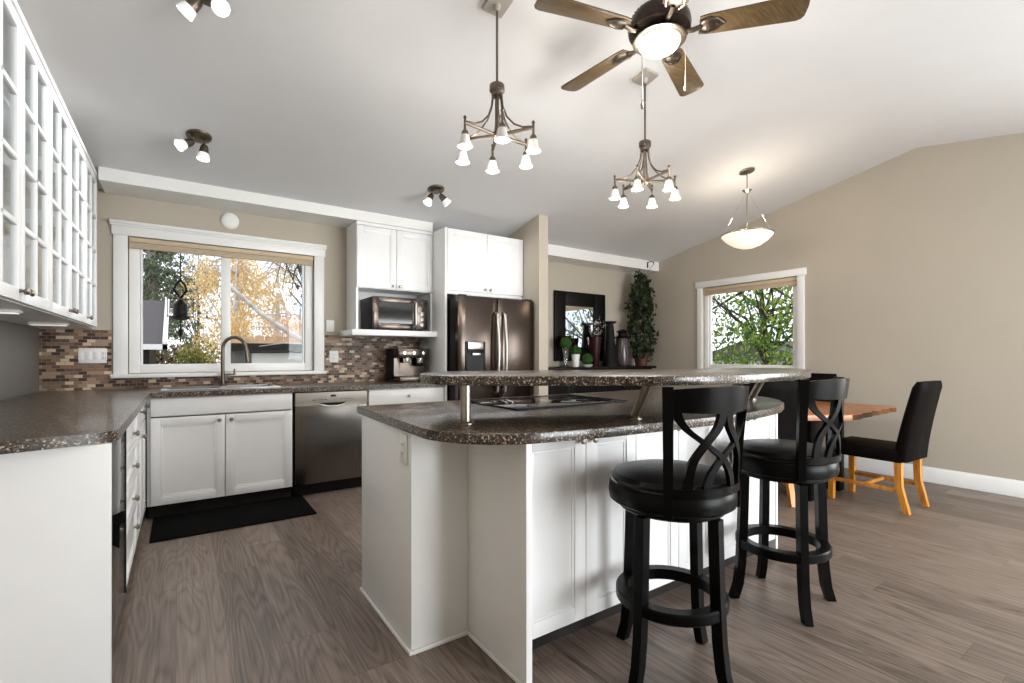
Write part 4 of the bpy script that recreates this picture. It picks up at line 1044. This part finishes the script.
G = 'golden autumn trees behind the kitchen window'
tree('birch_tree', 'golden birch in the middle of the kitchen window view', (1.1, 15.3, -.5), 5.4, (.98, 15.3, 2.3), (.95, .95, 2.1), 6500, .042, M_leaf_yellow, 41, M_birch, .08, (.2, 0), 16, G)
tree('birch_tree', 'golden birch behind the right sash with grey leaning trunk', (2.6, 17.9, -.5), 6.0, (2.4, 17.9, 2.3), (1.2, 1.1, 2.0), 5500, .042, M_leaf_yellow, 43, M_birch, .09, (.1, 0), 16, G)
tree('maple_tree', 'orange autumn tree low behind the roof at right of the kitchen window', (4.2, 22.3, -.5), 3.8, (4.2, 22.3, 1.8), (2.2, 1.2, 1.4), 5000, .055, M_leaf_orange, 47, M_bark, .1, (0, 0), 12, G)
tree('bare_tree', 'grey nearly bare tree leaning at the far right of the kitchen window', (2.75, 11.5, -.5), 5.6, (2.2, 11.6, 3.4), (.7, .7, 1.3), 160, .05, M_leaf_yellow, 53, M_bark, .085, (-.75, 0), 26)
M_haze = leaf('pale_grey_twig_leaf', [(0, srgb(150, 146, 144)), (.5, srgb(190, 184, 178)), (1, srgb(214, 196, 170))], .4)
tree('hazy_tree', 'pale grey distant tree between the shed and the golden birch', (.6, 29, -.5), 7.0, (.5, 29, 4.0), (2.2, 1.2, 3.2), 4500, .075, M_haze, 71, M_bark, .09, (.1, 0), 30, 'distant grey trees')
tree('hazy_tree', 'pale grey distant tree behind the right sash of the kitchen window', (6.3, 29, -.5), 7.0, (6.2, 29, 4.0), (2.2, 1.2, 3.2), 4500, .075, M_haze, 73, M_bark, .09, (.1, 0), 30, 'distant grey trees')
t = thing('birch_branch', 'pale fallen birch limb slanting across the right kitchen sash', 'branch', (1.62, 8.7, .5))
part(t, 'limb', MB().tube([(-1.0, 0, 1.75), (-.55, 0, 1.33), (-.1, 0, 1.02), (.5, 0, .68), (.85, 0, .45), (1.0, 0, .3)], [.03, .035, .045, .05, .055, .06], 10), M_birch)
m = MB()
for p, q in (((-.55, 0, 1.33), (.2, .1, 1.32)), ((-.1, 0, 1.02), (.7, .1, 1.12)), ((-.3, 0, 1.15), (-.9, 0, 1.02)), ((.2, 0, .85), (-.6, 0, .82)), ((.2, 0, .86), (.6, 0, 1.3))): m.tube([p, Vector(p).lerp(Vector(q), .5)+Vector((0, 0, .05)), q], [.018, .012, .004], 6)
part(t, 'twigs', m, M_birch)
part(t, 'post', MB().tube([(1.0, 0, .32), (1.0, .02, -1.0)], [.06, .07], 10), M_birch)
for x, y, lab, sd, mt in ((.12, 12.4, 'green and yellow shrub below the hanging lantern outside', 61, M_shrub),):
    t = thing('shrub', lab, 'shrub', (x, y, -.5)); m = MB(); crown(m, (0, 0, 1.4), (.52, .3, .65), 3200, .035, sd); part(t, 'foliage', m, mt)
    m = MB()
    for i in range(8): m.tube([(0, 0, 0), (random.uniform(-.25, .25), random.uniform(-.2, .2), 1.5)], [.02, .006], 6)
    part(t, 'stems', m, M_bark)
t = thing('shrub', 'brownish low hedge behind the shed at the lower left of the kitchen window', 'shrub', (-.25, 13.6, -.5)); m = MB(); crown(m, (0, 0, 1.2), (1.1, .3, .8), 3500, .05, 81); part(t, 'foliage', m, leaf('brown_hedge_leaf', [(0, srgb(98, 80, 62)), (.6, srgb(140, 122, 88)), (1, srgb(190, 170, 120))], .3))
m = MB()
for i in range(10): m.tube([(random.uniform(-.8, .8), 0, 0), (random.uniform(-.9, .9), random.uniform(-.2, .2), 1.4)], [.02, .006], 6)
part(t, 'stems', m, M_bark)
# shed at the left with grey shingle roof
t = thing('garden_shed', 'shed with grey shingle roof at the left edge of the kitchen window', 'shed', (-1.66, 9.6, -.5))
part(t, 'wall', MB().box(-1.2, 1.25, -.4, 1.8, 0, 1.8), M_kick)
part(t, 'roof', MB().prism([(-.75, 1.84), (.75, 2.62), (2.2, 1.84)], -1.45, 1.42, axis='x'), M_shingle)
part(t, 'fascia', MB().prism([(-.8, 1.76), (.75, 2.58), (.75, 2.67), (-.8, 1.88)], 1.421, 1.48, axis='x').box(-1.45, 1.48, -.8, -.751, 1.76, 1.84), M_white_siding)
# low garage at the right
t = thing('garage', 'low garage with white door and dark eave at right of the kitchen window', 'garage', (2.3, 9.5, -.5))
part(t, 'wall', MB().box(-1.55, 3, 0, 1.6, 0, 1.76), M_grayfab); part(t, 'eave', MB().box(-1.62, 3.2, -.2, 1.8, 1.761, 1.88), M_kick)
part(t, 'garage_door', MB().box(-1.3, 2.2, -.05, -.001, 0, 1.715, bev=.01), M_white_siding)
t = thing('wooden_fence', 'cedar board fence behind the garage outside the kitchen window', 'fence', (5.75, 12.2, -.5)); m = MB()
for i in range(40): m.box(-5+.2*i, -5+.2*i+.185, 0, .03, 0, 2.1+.02*(i % 2))
part(t, 'boards', m, M_fence); part(t, 'rail', MB().box(-5, 3, .031, .07, .4, .5).box(-5, 3, .031, .07, 1.5, 1.6), M_fence)
# hanging lantern feeder outside
o = thing('hanging_lantern', 'black metal lantern hanging outside the left kitchen pane', 'lantern', (-.012, 5.45, 1.5))
part(o, 'chain', MB().tube([(0, 0, .38), (0, 0, 1.0)], .005, 6), M_blackmetal)
struct('trim_4', MB().box(XL-.15, XR+.15, 5.035, 5.75, 2.5, 2.56), M_trim)
m = MB()
for s in (-1, 1): m.tube([(0, 0, .38), (s*.035, 0, .33), (s*.05, 0, .28), (s*.02, 0, .24), (0, 0, .21)], .011, 6); m.tube([(s*.03, 0, .27), (s*.075, 0, .275)], .005, 6)
part(o, 'scroll_top', m, M_blackmetal)
part(o, 'body', MB().lathe([(0, .2), (.025, .19), (.055, .15), (.058, .05), (.075, .04), (.075, .015), (.045, .01), (0, 0)], (0, 0, 0), 16), M_blackmetal)
part(o, 'side_loop', MB().tube([(-.1, 0, .03), (-.1, 0, .2)], .004, 6).tube([(.1, 0, .03), (.1, 0, .2)], .004, 6).tube([(-.1, 0, .04), (.1, 0, .04)], .005, 6).tube([(-.1, 0, .2), (.1, 0, .2)], .003, 6), M_blackmetal)
part(o, 'drop', MB().tube([(0, 0, .01), (0, 0, -.2)], .006, 6).sphere((0, 0, -.11), .022, (1, 1, 1.6)), M_blackmetal)
